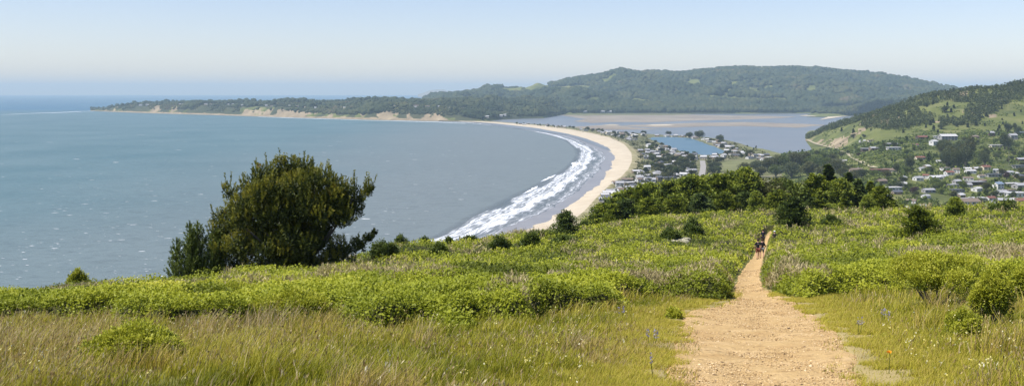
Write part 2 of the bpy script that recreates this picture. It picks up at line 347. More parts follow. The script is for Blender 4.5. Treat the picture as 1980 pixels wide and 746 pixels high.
# ------------------------------------------------------------------ near hillside: how far below eye level the ground is, by bearing and distance
ycs = [0, 5, 11, 26, 45, 65, 90, 120, 150, 180, 220, 300, 450, 700, 1000]
tabX = {
 -500: [1.65, 2.45, 3.35, 6.3, 10.5, 14.8, 26, 40, 54, 68, 82, 115, 160, 175, 175],
 0:    [1.65, 2.43, 3.30, 6.1, 10.1, 13.9, 24, 37, 50, 62, 76, 105, 152, 170, 170],
 500:  [1.65, 2.42, 3.25, 5.9, 9.35, 12.35, 19.5, 30.5, 43, 55, 70, 100, 150, 165, 165],
 750:  [1.65, 2.42, 3.25, 5.8, 9.05, 11.9, 14.6, 21, 31, 44, 60, 90, 150, 160, 165],
 1000: [1.65, 2.42, 3.25, 5.7, 8.85, 11.6, 14.3, 17.9, 25, 36, 52, 85, 148, 160, 165],
 1250: [1.65, 2.42, 3.27, 5.65, 8.7, 11.5, 14.6, 16.9, 19.5, 24, 34, 60, 115, 150, 165],
 1450: [1.65, 2.42, 3.28, 5.63, 8.56, 11.55, 15.3, 17.9, 20.4, 22.4, 30, 48, 80, 125, 160],
 1700: [1.65, 2.42, 3.25, 5.6, 8.5, 11.2, 14.4, 17.4, 19.9, 22.2, 30, 50, 85, 125, 160],
 1980: [1.65, 2.40, 3.15, 5.3, 8.0, 10.5, 13.4, 16.4, 18.9, 21.2, 27, 45, 85, 125, 160],
 2500: [1.65, 2.35, 3.0, 4.9, 7.4, 9.6, 12.2, 15, 17, 19, 24, 38, 75, 120, 155]}
TX = np.array(sorted(tabX)); TY = np.linspace(0, 1, 500)**2*1000
TT = np.array([np.interp(TY, ycs, tabX[k]) for k in TX])
DX = np.linspace(-500, 2500, 151); DT = np.array([np.interp(DX, TX, TT[:, j]) for j in range(TT.shape[1])]).T
def smooth(A, ax, n):
    for _ in range(n):
        B = A.copy(); sl = [slice(None)]*2; a = list(sl); b = list(sl); c = list(sl)
        a[ax] = slice(0, -2); b[ax] = slice(1, -1); c[ax] = slice(2, None)
        B[tuple(b)] = (A[tuple(a)]+2*A[tuple(b)]+A[tuple(c)])/4; A = B
    return A
DT = smooth(DT, 0, 12); DT = smooth(DT, 1, 10)
def G(x, y):
    x = np.asarray(x, float); y = np.asarray(y, float)
    ye = np.maximum(y, 9); X = np.clip(CX+F*x/ye, -500, 2500)
    yi = np.sqrt(np.clip(y, 0, 999.9)/1000)*499; i = np.floor(yi).astype(int); fy = yi-i
    xi = (X+500)/20; j = np.clip(np.floor(xi).astype(int), 0, 149); fx = xi-j
    d = (DT[j, i]*(1-fx)+DT[j+1, i]*fx)*(1-fy)+(DT[j, i+1]*(1-fx)+DT[j+1, i+1]*fx)*fy
    d = np.where(y < 0, 1.65+.05*y, d)
    d = d+.5*np.exp(-((x-29.9)**2+(y-112)**2)/6.)
    amp = .12*ss(6, 30, y)+.5*ss(60, 200, y)
    return np.maximum(E-d+amp*(fbm(x/9, y/9, 3, 5)-.5), -.6)
# trail edges (column of left and right edge, by distance)
ty = [-15, 8, 11, 14, 18, 22, 24.5, 26.5, 30, 36, 45, 60, 88, 103, 112, 124, 135]
tl = [1180, 1225, 1285, 1308, 1322, 1330, 1350, 1402, 1424, 1425, 1427, 1440, 1456, 1464, 1470, 1480, 1490]
tr_ = [1760, 1700, 1662, 1640, 1610, 1575, 1558, 1540, 1505, 1474, 1468, 1471, 1476, 1481, 1483, 1489, 1496]
def trail_edges(y):
    ye = np.maximum(y, 9)
    a = np.interp(y, ty, tl); b = np.interp(y, ty, tr_)
    xa = (a-CX)/F*ye; xb = (b-CX)/F*ye
    w = .10*ss(120, 40, y)+.02
    xa = xa+(fbm(y*.8, y*0+3, 5, 11)-.5)*2.4*w; xb = xb+(fbm(y*.8, y*0+9, 5, 12)-.5)*2.4*w
    return xa, xb
def trail_dist(x, y):                    # <0 on the trail, else metres outside it
    a, b = trail_edges(y); d = np.maximum(a-x, x-b); return np.where(y > 134, 9.0, d)
bX = [-600, 0, 350, 500, 700, 900, 1100, 1250, 1400, 1435, 1500, 1560, 1650, 1750, 1850, 1980, 2600]
bY = [27, 26, 20.5, 20, 20, 20.5, 23.5, 28, 27.4, 27.2, 29.3, 28, 31, 33, 30, 30, 32]
def cells(x, y, sc, seed):
    x = np.asarray(x, float)/sc; y = np.asarray(y, float)/sc; ix = np.floor(x); iy = np.floor(y); best = np.zeros(x.shape); rid = np.zeros(x.shape)
    for dx in (-1, 0, 1):
        for dy in (-1, 0, 1):
            a, b = ix+dx, iy+dy; cx = a+.15+.7*hsh(a, b, seed); cy = b+.15+.7*hsh(a, b, seed+1); r = .45+.5*hsh(a, b, seed+2)**1.3
            h = np.sqrt(np.maximum(0, 1-((x-cx)**2+(y-cy)**2)/r**2))*(.35+.65*hsh(a, b, seed+3)); m = h > best
            best = np.where(m, h, best); rid = np.where(m, hsh(a, b, seed+4), rid)
    return best, rid
def scrub_mask(x, y):
    X = CX+F*x/np.maximum(y, 9); yb = np.interp(X, bX, bY)+(fbm(x/2.6, y/2.6, 3, 31)-.5)*np.interp(X, [1150, 1350, 1560, 1700], [13, 2.5, 2.5, 9])
    m = ss(0, 1.7, y-yb)*ss(.02, .75, trail_dist(x, y)-.12*(fbm(x, y, 3, 8)-.2))
    return m
_y = np.geomspace(40, 200, 2000); _x = (1308-CX)/F*_y; _i = int(np.argmax(E-_y*(467-HZ)/F <= G(_x, _y)+.45)); ROCK = (float(_x[_i]), float(_y[_i]))
def scrub_h(x, y):
    wx = x+.5*(fbm(x/1.5, y/1.5, 2, 25)-.5); wy = y+.5*(fbm(x/1.5, y/1.5, 2, 26)-.5)
    a, _ = cells(wx, wy, 3.1, 200); b, _ = cells(wx, wy, 1.35, 210); s = fbm(x/.6, y/.6, 2, 22); big = fbm(x/14, y/14, 2, 23)
    c, rc = cells(wx, wy, 6.5, 230)
    low = 1-.45*np.exp(-((x-.25*y)/2.4)**2)*ss(55, 75, y)*ss(125, 110, y)
    low = low*(1-.9*np.exp(-(((x-ROCK[0])/2.0)**2+((y-ROCK[1]+1.0)/4.5)**2)))
    return low*scrub_mask(x, y)*(.14+.72*a+.34*b*(1-.4*a)+.16*s+.3*(big-.5)+.30*c*(rc > .6)*ss(30, 40, y))

# ground sheet
ys_ = np.concatenate([np.linspace(-15, 8, 24)[:-1], np.geomspace(8, 200, 330)[:-1], np.geomspace(200, 1000, 50)])
ss_ = np.concatenate([np.linspace(-1.25, -.56, 30)[:-1], np.linspace(-.56, .56, 330), np.linspace(.56, 1.25, 30)[1:]])
YY, SS = np.meshgrid(ys_, ss_, indexing='ij'); XX = SS*np.maximum(YY, 9)
ZZ = G(XX, YY); td = trail_dist(XX, YY)
ZZ = ZZ-.10*ss(.12, -.12, td)
def grid_faces(a, b):
    i = np.arange(a*b).reshape(a, b); return np.stack([i[:-1, :-1], i[:-1, 1:], i[1:, 1:], i[1:, :-1]], -1).reshape(-1, 4)
o = obj('hillside_ground', mkmesh('hillside_ground', np.stack([XX, YY, ZZ], -1), grid_faces(*XX.shape), [M['soil']], {'tint': ss(1.6, -.1, td.ravel()+1.6*(fbm(XX.ravel()*1.4, YY.ravel()*1.4, 4, 15)-.5))*ss(45, 33, YY.ravel())}, smooth=True)); tag(o, 'sloping earth of the near hillside under grass and scrub', 'ground', kind='structure')
# trail sheet
yt = np.concatenate([np.linspace(-14, 8, 40)[:-1], np.geomspace(8, 134, 420)]); A, B = trail_edges(yt); S = np.linspace(-.12, 1.12, 41)
XX = A[:, None]+(B-A)[:, None]*S[None]; YY = np.repeat(yt[:, None], 41, 1)
wd = (B-A)[:, None]
ZZ = G(XX, YY)+.055*(fbm(XX*2.0, YY*1.3, 4, 41)-.5)+.03*(fbm(XX*.9+YY*.2, YY*.25, 2, 42)-.5)-.05*np.sin(np.clip(S, 0, 1)*math.pi)[None]*ss(8, 14, yt)[:, None]-.09*np.maximum(np.maximum(-S, S-1), 0)[None]/.12
o = obj('trail', mkmesh('trail', np.stack([XX, YY, ZZ], -1), grid_faces(*XX.shape), [M['trail']], smooth=True)); tag(o, 'worn ochre dirt trail running downhill through the scrub', 'trail', kind='structure')
def TZ(x, y):
    a, b = trail_edges(np.asarray(y, float)); s_ = np.clip((x-a)/(b-a), 0, 1); return G(x, y)-.05*np.sin(s_*math.pi)*ss(8, 14, y)
# loose stones on the trail
n = 42000; yy = rng.uniform(math.log(9), math.log(60), n); yy = np.exp(yy); a, b = trail_edges(yy); xx = a+(b-a)*rng.uniform(0, 1, n)
r = rng.gamma(1.6, .003, n)*(.6+.02*yy)+.003
V, Fc, T = blobs(np.stack([xx, yy, TZ(xx, yy)+r*.12], -1), r, .45, 0, .3, np.clip(rng.normal(.56, .28, n), 0, 1))
o = obj('gravel', mkmesh('gravel', V, Fc, [M['pebble']], {'tint': T})); tag(o, 'loose small stones strewn over the dirt trail', 'gravel', kind='stuff')

# ------------------------------------------------------------------ scrub: a lumpy under-canopy and leaf sprigs over it
Rst = np.geomspace(17, 235, 440); Cst = np.linspace(-.62, .62, 560)
YY, SS = np.meshgrid(Rst, Cst, indexing='ij'); XX = SS*YY
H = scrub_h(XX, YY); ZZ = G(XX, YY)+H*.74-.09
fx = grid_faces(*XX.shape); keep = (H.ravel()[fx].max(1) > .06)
o = obj('scrub_thicket', mkmesh('scrub_thicket', np.stack([XX, YY, ZZ], -1), fx[keep], [M['under']], smooth=True)); tag(o, 'tangled twigs and stems inside the low scrub, darkened as shade', 'scrub', kind='stuff')

def sprigs(px, py, pz, size, nl, up, tint, jitter):
    n = len(px); P = np.stack([px, py, pz], -1)
    ax = norm(rdir(n)*np.array([1, 1, .35])+np.array([0, 0, up]))
    P = np.repeat(P, nl, 0); A = np.repeat(ax, nl, 0); s = np.repeat(size, nl)
    D = norm(A*.75+rdir(n*nl))
    P = P+rdir(n*nl)*(s*jitter)[:, None]
    return diamonds(P, D, s*rng.uniform(.7, 1.3, n*nl), rng.uniform(.5, .85, n*nl), np.clip(np.repeat(tint, nl)+rng.normal(0, .055, n*nl), 0, 1), sky=.7)
n = 120000
yy = np.exp(rng.uniform(math.log(24), math.log(215), n)); xx = rng.uniform(-.58, .58, n)*yy
ya_ = np.exp(rng.uniform(math.log(17), math.log(44), 215000)); yy = np.r_[yy, ya_]; xx = np.r_[xx, rng.uniform(-.58, .58, 215000)*ya_]
h = scrub_h(xx, yy); k = h > .10; xx, yy, h = xx[k], yy[k], h[k]
pt = fbm(xx/5, yy/5, 3, 62)
wx = xx+.5*(fbm(xx/1.5, yy/1.5, 2, 25)-.5); wy = yy+.5*(fbm(xx/1.5, yy/1.5, 2, 26)-.5); ha, ra = cells(wx, wy, 3.1, 200); hb, rb = cells(wx, wy, 1.35, 210); kind_ = np.where(ha > .35, ra, rb)
sp_t = np.interp(kind_, [0, .12, .2, .45, .8, .92, 1], [-.30, -.22, -.08, 0, .06, .16, .22])
grey = ss(.635-.06*(kind_ > .92), .70, fbm(xx/2.4+50, yy/3.2, 4, 61)+.10*(rng.uniform(0, 1, len(xx))-.5))
grey *= rng.uniform(0, 1, len(xx)) < .75
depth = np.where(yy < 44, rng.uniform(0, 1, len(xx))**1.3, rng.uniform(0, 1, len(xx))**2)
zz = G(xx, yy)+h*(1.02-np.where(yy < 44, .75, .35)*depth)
t = np.clip(.30+.36*(1-depth)*rng.uniform(.85, 1, len(xx))+.7*(pt-.5)+sp_t+.2*(fbm(xx/1.1, yy/1.1, 2, 63)-.5), .03, .95)  # deeper sprigs tinted darker: shade inside the scrub put into the colour
sz = .029+.0017*yy
g = grey > .5; q = ~g
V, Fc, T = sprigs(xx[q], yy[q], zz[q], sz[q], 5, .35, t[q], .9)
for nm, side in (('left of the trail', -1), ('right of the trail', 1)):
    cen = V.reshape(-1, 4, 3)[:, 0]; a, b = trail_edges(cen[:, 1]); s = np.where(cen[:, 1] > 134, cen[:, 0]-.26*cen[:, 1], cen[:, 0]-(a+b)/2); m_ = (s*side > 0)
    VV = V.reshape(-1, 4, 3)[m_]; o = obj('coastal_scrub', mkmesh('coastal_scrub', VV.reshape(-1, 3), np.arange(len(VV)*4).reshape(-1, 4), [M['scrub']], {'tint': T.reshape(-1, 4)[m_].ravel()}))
    tag(o, 'low bright yellow-green coastal scrub covering the slope '+nm, 'scrub', kind='stuff')
gx, gy, gz, gs = xx[g], yy[g], zz[g], sz[g]; nl = 6; ng = len(gx)
P = np.repeat(np.stack([gx, gy, gz+.03], -1), nl, 0)+rdir(ng*nl)*np.repeat(gs, nl)[:, None]*1.2
V, Fc, T = diamonds(P, rdir(ng*nl)+np.array([0, 0, 1.2]), np.repeat(gs, nl)*rng.uniform(1.2, 2.6, ng*nl), .13, rng.uniform(.2, 1, ng*nl))
o = obj('dead_twigs', mkmesh('dead_twigs', V, Fc, [M['twig']], {'tint': T})); tag(o, 'patches of bleached grey dead twigs poking from the scrub', 'twigs', kind='stuff')

# ------------------------------------------------------------------ grass
BUSHES = []
for X, Y, w in [(565,628,190),(455,606,160),(250,700,185),(745,628,140),(930,608,170),(1810,588,200),(1912,628,85),(1862,652,78),(1975,590,90)]:
    y = np.geomspace(9, 60, 3000); x = (X-CX)/F*y; i = int(np.argmax(E-y*(Y-HZ)/F <= G(x, y))); BUSHES.append((x[i], y[i], w*y[i]/F))
def blades(x, y, z, h, w, tint, lean, seg=3):
    n = len(x); P = np.stack([x, y, z], -1)
    az = rng.uniform(0, 6.283, n); side = np.stack([np.cos(az), np.sin(az)*.6, np.zeros(n)], -1); side = norm(side)
    la = rng.normal(.35, 1.1, n); L_ = np.stack([np.cos(la), np.sin(la), np.zeros(n)], -1)*lean[:, None]
    V = np.empty((n, 2*(seg+1), 3))
    for i in range(seg+1):
        t = i/seg; c = P+L_*(t*t)[..., None] if False else P+L_*(t*t)
        c = c.copy(); c[:, 2] += h*t*(1-.12*t)
        ww = (w*(1-t*.85))[:, None]*side*.5
        V[:, 2*i] = c-ww; V[:, 2*i+1] = c+ww
    tip = c
    q = np.array([[2*i, 2*i+1, 2*i+3, 2*i+2] for i in range(seg)])
    Fc = (q[None]+(np.arange(n)*2*(seg+1))[:, None, None]).reshape(-1, 4)
    g_ = np.linspace(-.08, .10, seg+1); T = np.clip(np.repeat(tint[:, None], 2*(seg+1), 1)+np.repeat(g_, 2)[None], 0, 1)
    return V.reshape(-1, 3), Fc, T.ravel(), tip
def grass_field(n, side):
    y = np.exp(rng.uniform(math.log(8.5), math.log(36), n)); x = rng.uniform(-.60, .62, n)*y
    a, b = trail_edges(y); md = (a+b)/2; k = ((x < a+.35) & (x < md)) if side < 0 else ((x > b-.35) & (x > md)); x, y = x[k], y[k]
    d = trail_dist(x, y); m = scrub_mask(x, y)
    for bx, by, bw in BUSHES:              # no tall grass inside or right in front of a bush
        q = np.hypot((x-bx)/(bw*.5), (y-by+.9)/(bw*.4+1.2)) < 1; m = np.where(q & (rng.uniform(0, 1, len(x)) < .6), 1.0, m)
    d = d+.9*(fbm(x*1.3, y*1.3, 4, 71)-.5); k = (m < .55) & (rng.uniform(0, 1, len(x)) < ss(-.45, .45, d))
    x, y, d = x[k], y[k], d[k]
    clump = fbm(x/.55, y/.55, 3, 72); k = rng.uniform(0, 1, len(x)) < .25+1.1*ss(.3, .6, clump)+ss(1.5, .5, d); x, y, d, clump = x[k], y[k], d[k], clump[k]
    big = fbm(x/3.2, y/2.2, 3, 73); X = CX+F*x/y
    cc, rc = cells(x, y*.8, .9, 300)
    dry = ss(.50, .66, big+.26*ss(16, 21, y)*ss(800, 300, X)*.75+.03*ss(1300, 1000, X))      # dry brown stands among green
    h = (.09+.26*clump+.10*big)*rng.uniform(.6, 1.3, len(x))*(.16+.84*ss(.2, 1.9, d))*(.9+.2*dry)
    h = h*np.interp(rc, [0, .25, .6, .85, 1], [.65, .8, 1, 1.25, 1.5])*(.65+.6*cc)
    t = np.clip(.22+np.interp(rc, [0, .3, .7, .88, 1], [-.16, -.06, .03, .2, .38])+.25*rng.uniform(0, 1, len(x))+.16*(1-ss(0, 1.6, d))+dry*rng.uniform(.1, .45, len(x))-.09+.5*(fbm(x/1.2, y/.9, 3, 74)-.5), 0, 1)
    st = rng.uniform(0, 1, len(x)) < .045; t = np.where(st, rng.uniform(.86, 1, len(x)), t); h = np.where(st, h*1.25, h); dk = rng.uniform(0, 1, len(x)) < .22; t = np.where(dk, t*.25, t)
    w = (.0035+.00055*y)*rng.uniform(.7, 1.6, len(x))
    return x, y, h, w, t, dry, d
for side, n, nm in ((-1, 330000, 'left'), (1, 150000, 'right')):
    x, y, h, w, t, dry, d = grass_field(n, side)
    V, Fc, T, tip = blades(x, y, G(x, y)-.02, h, w, t, h*rng.uniform(.05, .7, len(h)))
    o = obj('meadow_grass', mkmesh('meadow_grass', V, Fc, [M['grass']], {'tint': T})); tag(o, 'tall green and straw-brown meadow grass '+nm+' of the trail', 'grass', kind='stuff')
    k = (rng.uniform(0, 1, len(x)) < .022+.11*dry) & (h > .14); tp = tip[k]; m = k.sum()
    P = np.repeat(tp, 3, 0)+rng.normal(0, .012, (m*3, 3)); P[:, 2] -= np.repeat(rng.uniform(0, .07, m), 3)*rng.uniform(0, 1, m*3)
    V, Fc, T = diamonds(P, rdir(m*3)*.5+np.array([.3, 0, 1]), rng.uniform(.03, .065, m*3), .28, np.clip(np.repeat(rng.beta(1.6, 2.2, m), 3), 0, 1))
    o = obj('grass_seed_heads', mkmesh('grass_seed_heads', V, Fc, [M['seed']], {'tint': T})); tag(o, 'dry pale seed heads on the tall grass '+nm+' of the trail', 'grass', kind='stuff')
n = 210000; y = np.exp(rng.uniform(math.log(8.5), math.log(33), n)); a, b = trail_edges(y); sd_ = rng.uniform(0, 1, n) < .5; off = rng.gamma(2.2, .5, n)-.25
x = np.where(sd_, a-off, b+off); k = (scrub_mask(x, y) < .4) & (rng.uniform(0, 1, n) < ss(-.09, .09, fbm(x*1.6, y*1.6, 4, 77)-.60+.34*np.clip(off+.1, 0, 1))); x, y, off = x[k], y[k], off[k]
V, Fc, T, tip = blades(x, y, G(x, y)-.02, rng.uniform(.05, .15, len(x))*(.6+.5*np.clip(off, 0, 1)), (.004+.0005*y), np.clip(rng.normal(.50, .12, len(x)), 0, .85), rng.uniform(.01, .09, len(x)), 2)
o = obj('verge_grass', mkmesh('verge_grass', V, Fc, [M['grass']], {'tint': T})); tag(o, 'short trampled yellow-green grass along both trail edges', 'grass', kind='stuff')
# white-ish oat spikelets and tiny flowers, uncountable specks in the grass
n = 1500; y = np.exp(rng.uniform(math.log(9), math.log(27), n)); x = rng.uniform(-.55, .56, n)*y; k = (trail_dist(x, y) > .5) & (fbm(x/2, y/2, 3, 81) > .5); x, y = x[k], y[k]
P = np.stack([x, y, G(x, y)+rng.uniform(.22, .5, len(x))], -1); P = np.repeat(P, 3, 0)+rng.normal(0, .008, (len(x)*3, 3))
V, Fc, T = diamonds(P, rdir(len(P)), .022, .8, rng.uniform(0, 1, len(P)))
o = obj('tiny_flowers', mkmesh('tiny_flowers', V, Fc, [M['yel']], {'tint': T})); tag(o, 'tiny pale yellow flowers scattered through the grass', 'flowers', kind='stuff')

# find where a picture point stands on the near hill
def on_hill(X, Y, lift=0.0, lo=9, hi=230):
    y = np.geomspace(lo, hi, 3000); x = (X-CX)/F*y; z = G(x, y)+lift
    ray = E-y*(Y-HZ)/F; k = np.where(ray <= z)[0]
    i = k[0] if len(k) else int(np.argmin(HZ+F*(E-z)/y))
    return float(x[i]), float(y[i]), float(G(x[i], y[i]))

# ------------------------------------------------------------------ bushes and shrubs on the near hill
def bush_mesh(w, h, dpt, leaf, n, mat, lobes=9, up=.8, seed=1, asp=(.45, .7), hollow=0.0):
    r_ = np.random.default_rng(seed)
    C = []; R = []; lobes = lobes*2
    for i in range(lobes):
        a = r_.uniform(0, 6.283); q = r_.uniform(.1, .78)**.7 if i else 0
        rr = r_.uniform(.20, .40)*(1-.2*q)
        C.append((math.cos(a)*q*w/2, math.sin(a)*q*dpt/2, h*(hollow+(1-hollow)*r_.uniform(.25, .74)*(1.1-.55*q)))); R.append((rr*w/1.6, rr*dpt/1.6, rr*h*(1-hollow*.5)))
    C = np.array(C); R = np.array(R); i = r_.integers(0, lobes, n); D = norm(r_.normal(size=(n, 3))+np.array([0, -.1, .35]))
    rad = 1-.45*r_.uniform(0, 1, (n, 1))**2.2
    P = C[i]+D*R[i]*rad*(1+.12*r_.normal(size=(n, 1))*.6); k = P[:, 2] > .03*h; P, D, i = P[k], D[k], i[k]
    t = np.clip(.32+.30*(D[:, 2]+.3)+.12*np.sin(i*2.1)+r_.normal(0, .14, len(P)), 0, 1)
    nl = 4; P = np.repeat(P, nl, 0); D = np.repeat(D, nl, 0); t = np.repeat(t, nl)
    dd = norm(D*.7+r_.normal(size=P.shape)*.6+np.array([0, 0, up*.5]))
    return diamonds(P+r_.normal(size=P.shape)*leaf*.5, dd, leaf*r_.uniform(.6, 1.3, len(P)), r_.uniform(*asp, len(P)), t, sky=.7)
def stems_mesh(w, h, n, seed, r0=.03, top=.75):
    r_ = np.random.default_rng(seed); parts = []
    for i in range(n):
        a = r_.uniform(0, 6.283); q = r_.uniform(.2, .9)
        e = (math.cos(a)*q*w*.42, math.sin(a)*q*w*.3, h*r_.uniform(.5, top))
        parts.append(tube(bend((math.cos(a)*.05, math.sin(a)*.05, -.1), e, 5, up=-.2*h*q), np.linspace(r0, r0*.3, 5), 5))
    return merge(parts)
def make_bush(name, label, cat, X, Y, wpx, hpx, mat, n, leafpx=3.6, group=None, lobes=9, seed=1, asp=(.45, .7), up=.8, hollow=0.0, sink=.1, lift=0.0):
    x, y, z = on_hill(X, Y, lift); s = y/F; w, h = wpx*s, hpx*s*1.12+lift*.8
    t = thing(name, label, cat, (x, y, z-sink), group)
    V, Fc, T = bush_mesh(w, h+sink, max(w*.75, .4), leafpx*s, n, mat, lobes, up, seed, asp, hollow)
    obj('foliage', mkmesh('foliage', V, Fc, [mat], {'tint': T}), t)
    V, Fc, T = stems_mesh(w, h, 7 if wpx > 60 else 4, seed, .012+.012*w); obj('stem', mkmesh('stem', V, Fc, [M['bark']]), t)
    return t
gb = 'bright green bushes at the edge of the grass'
make_bush('coyote_bush', 'large bright green bush bulging over the grass, right of the reddish grass', 'bush', 565, 628, 190, 66, M['bush'], 9000, 4.2, gb, 12, 3)
make_bush('coyote_bush', 'long bright green bush behind and left of the large bulging bush below the big pine', 'bush', 455, 606, 160, 50, M['bush'], 7000, 3.8, gb, 11, 4)
make_bush('coyote_bush', 'leafy light green bush half sunk in tall grass near the lower left corner', 'bush', 250, 702, 200, 74, M['bush'], 7500, 5.6, gb, 14, 5)
make_bush('coyote_bush', 'low green bush at the grass edge, right of the large bulging bush', 'bush', 745, 628, 140, 46, M['bush'], 5500, 3.8, gb, 10, 6)
make_bush('coyote_bush', 'wide green bush at the grass edge with dark gaps, midway between pine and trail', 'bush', 930, 608, 170, 48, M['bush'], 6000, 3.6, gb, 11, 7)
make_bush('coyote_bush', 'wide bright bush overhanging dark bare stems at right', 'bush', 1810, 588, 200, 88, M['bush'], 8500, 3.8, gb, 13, 8, hollow=.42)
make_bush('coyote_bush', 'tall leafy bush with dark hollow base near the right edge', 'bush', 1912, 628, 85, 92, M['bush'], 5200, 4.2, gb, 9, 9, hollow=.30)
make_bush('coyote_bush', 'small yellow-green bush in front of the tall leafy bush at right', 'bush', 1862, 652, 78, 52, M['bush'], 3200, 4.2, gb, 8, 10)
make_bush('coyote_bush', 'green bush cut off by the right edge of the photo', 'bush', 1975, 590, 90, 70, M['bush'], 3600, 3.8, gb, 8, 11, hollow=.2)
make_bush('leafy_tuft', 'small dark green leafy tuft in the grass beside the wide part of the trail', 'plant', 1303, 615, 32, 18, M['bush'], 420, 5.0, None, 5, 14)
gd = 'dark shrubs standing in the scrub'
for (X, Y, w, h, l, sd) in [
  (150, 545, 48, 44, 'round bright-topped bush alone on the skyline at far left', 21), (777, 464, 26, 24, 'small two-tier shrub on the hill edge right of the big pine', 22),
  (822, 468, 20, 18, 'small dark shrub on the hill edge, second right of the big pine', 23), (742, 498, 56, 38, 'broad dark green shrub close to the right foot of the big pine', 24),
  (850, 489, 46, 22, 'flat spreading dark shrub below the hill edge', 25), (908, 450, 36, 13, 'low flat-topped shrub against the white surf', 26),
  (972, 480, 52, 30, 'dark shrub below the near end of the surf', 27), (1030, 476, 42, 24, 'green rounded shrub just right of the dark shrub below the surf', 28),
  (930, 484, 24, 10, 'tiny shrub left of the dark shrub below the surf', 29), (1090, 474, 56, 24, 'low dark shrub at the foot of the cypress by the beach', 31),
  (1298, 460, 38, 22, 'dark shrub beside the pale bare patch', 32), (1340, 454, 42, 28, 'pointed dark shrub right of the pale bare patch', 33),
  (1605, 434, 42, 16, 'low dark shrub right of the big fir by the trail', 35), (1950, 409, 70, 20, 'low dark shrub on the hill edge at far right', 36),
  (125, 540, 16, 9, 'tiny shrub on the skyline left of the round bush', 37), (40, 545, 30, 9, 'tiny shrub on the skyline near the left edge', 38),
  (870, 465, 14, 16, 'little brownish upright shrub on the hill edge', 39), (1130, 430, 30, 12, 'little shrub between beach sand and cypress wood', 40)]:
    make_bush('dark_shrub' if sd != 21 else 'round_bush', l, 'shrub', X, Y, w, h, M['darkbush'] if sd not in (21,) else M['bush'], 2600 if w > 35 else 1100, 3.6, gd, 8, sd, asp=(.35, .7), up=.5, lift=.75 if sd not in (21, 37, 38) else .35)

# ------------------------------------------------------------------ big pine
def shoots(P, D, ln, nn, nlen, tint, asp=.11, r_=rng):
    """needle shoots: bottlebrush of narrow needles round an axis"""
    n = len(P); Pr = np.repeat(P, nn, 0); Dr = np.repeat(D, nn, 0); L_ = np.repeat(ln, nn)
    u = r_.uniform(0, 1, n*nn); base = Pr+Dr*(u*L_)[:, None]
    dd = norm(Dr*1.0+norm(np.cross(Dr, r_.normal(size=(n*nn, 3))))*.85)
    return diamonds(base, dd, nlen*r_.uniform(.7, 1.15, n*nn), asp, np.clip(np.repeat(tint, nn)+r_.normal(0, .07, n*nn), 0, 1))
px_, py_, pz_ = on_hill(590, 513)
s = py_/F
CL = [(428,425,20,1),(430,396,17,0),(446,352,17,0),(440,455,22,1),(457,398,28,1),(458,488,24,1),(482,445,32,2),(480,338,20,0),(487,372,30,2),(500,498,22,1),
 (508,318,20,0),(535,306,20,0),(562,300,20,0),(590,303,19,0),(545,340,32,2),(585,335,30,2),(617,326,22,1),(520,395,34,2),(560,385,34,2),(600,375,34,2),(642,336,20,0),
 (665,346,19,0),(684,345,13,0),(640,372,28,1),(675,372,21,0),(698,362,13,0),(711,352,8,0),(717,345,4,0),(652,402,22,0),(622,415,22,1),(570,430,34,2),(530,450,32,2),(545,490,24,1),
 (597,462,20,2),(640,462,20,0),(660,458,22,0),(683,456,14,0),(701,447,11,0),(709,443,9,0),(716,437,7,0),(722,430,4,0),(694,453,13,0),(642,484,20,1),(675,484,15,0),(612,492,20,1),(570,495,24,1),(418,430,8,0),(485,400,24,-2),(668,397,20,1),(690,388,14,0),(608,445,24,2),(590,490,22,1),(560,462,28,2),(630,390,26,2),(520,350,28,2),(650,360,20,1)]
C3 = []; R3 = []
r_ = np.random.default_rng(5)
for X, Y, R, dp in CL:
    offs = {0: (r_.uniform(-.5, .5),), 1: (-.9, .9), 2: (-2.2, -.7, .9, 2.3), -2: (-2.6,)}[dp]
    for d_ in offs:
        C3.append(((X-590)*s, d_+r_.uniform(-.3, .3), (513-Y)*s+.1)); R3.append(R*s*(1 if abs(d_) < 2 else .85))
C3 = np.array(C3); R3 = np.array(R3)
pine = thing('big_pine', 'big bushy dark pine with upright shoots at the left hill edge', 'tree', (px_, py_, pz_-.1))
R3 = R3*.93; per = np.clip((R3**2*80).astype(int), 9, 150); idx = np.repeat(np.arange(len(C3)), per); n = len(idx)
D = norm(r_.normal(size=(n, 3))+np.array([0, 0, .25])); Pp = C3[idx]+D*(R3[idx]*r_.uniform(.72, 1.0, n))[:, None]
ax = norm(D*.7+np.array([0, 0, 1.15])+r_.normal(size=(n, 3))*.18)
lobet = (r_.uniform(-.22, .30, len(C3))-.04*C3[:, 0]/4)[idx]  # lobes tinted lighter towards the left, sunny side put into the colour
t1 = np.clip(.46+.28*D[:, 2]+lobet+r_.normal(0, .12, n), 0, .95); t1 = np.where(r_.uniform(0, 1, n) < .012, 1.0, t1)  # upper needles tinted lighter, light from above painted in
parts = [shoots(Pp, ax, r_.uniform(.28, .62, n)*np.clip(R3[idx]*2.2, .45, 1), 32, .15, np.minimum(t1, .8), .30, r_)]; br_ = r_.uniform(0, 1, n) < .008; parts.append(shoots(Pp[br_], ax[br_], np.full(br_.sum(), .4), 30, .15, np.full(br_.sum(), 1.0), .3, r_))
# upright leading candles along the top of the crown
topm = C3[:, 2] > 3.4; ci = r_.choice(np.where(topm)[0], 170); D = norm(r_.normal(size=(170, 3))*np.array([1, 1, .3])+np.array([0, 0, 1.0])); Pp = C3[ci]+D*R3[ci][:, None]*1.0
parts.append(shoots(Pp, norm(np.array([0, 0, 1.])+r_.normal(size=(170, 3))*.10+D*.15), r_.uniform(.6, 1.15, 170), 60, .13, np.full(170, .6), .42, r_))
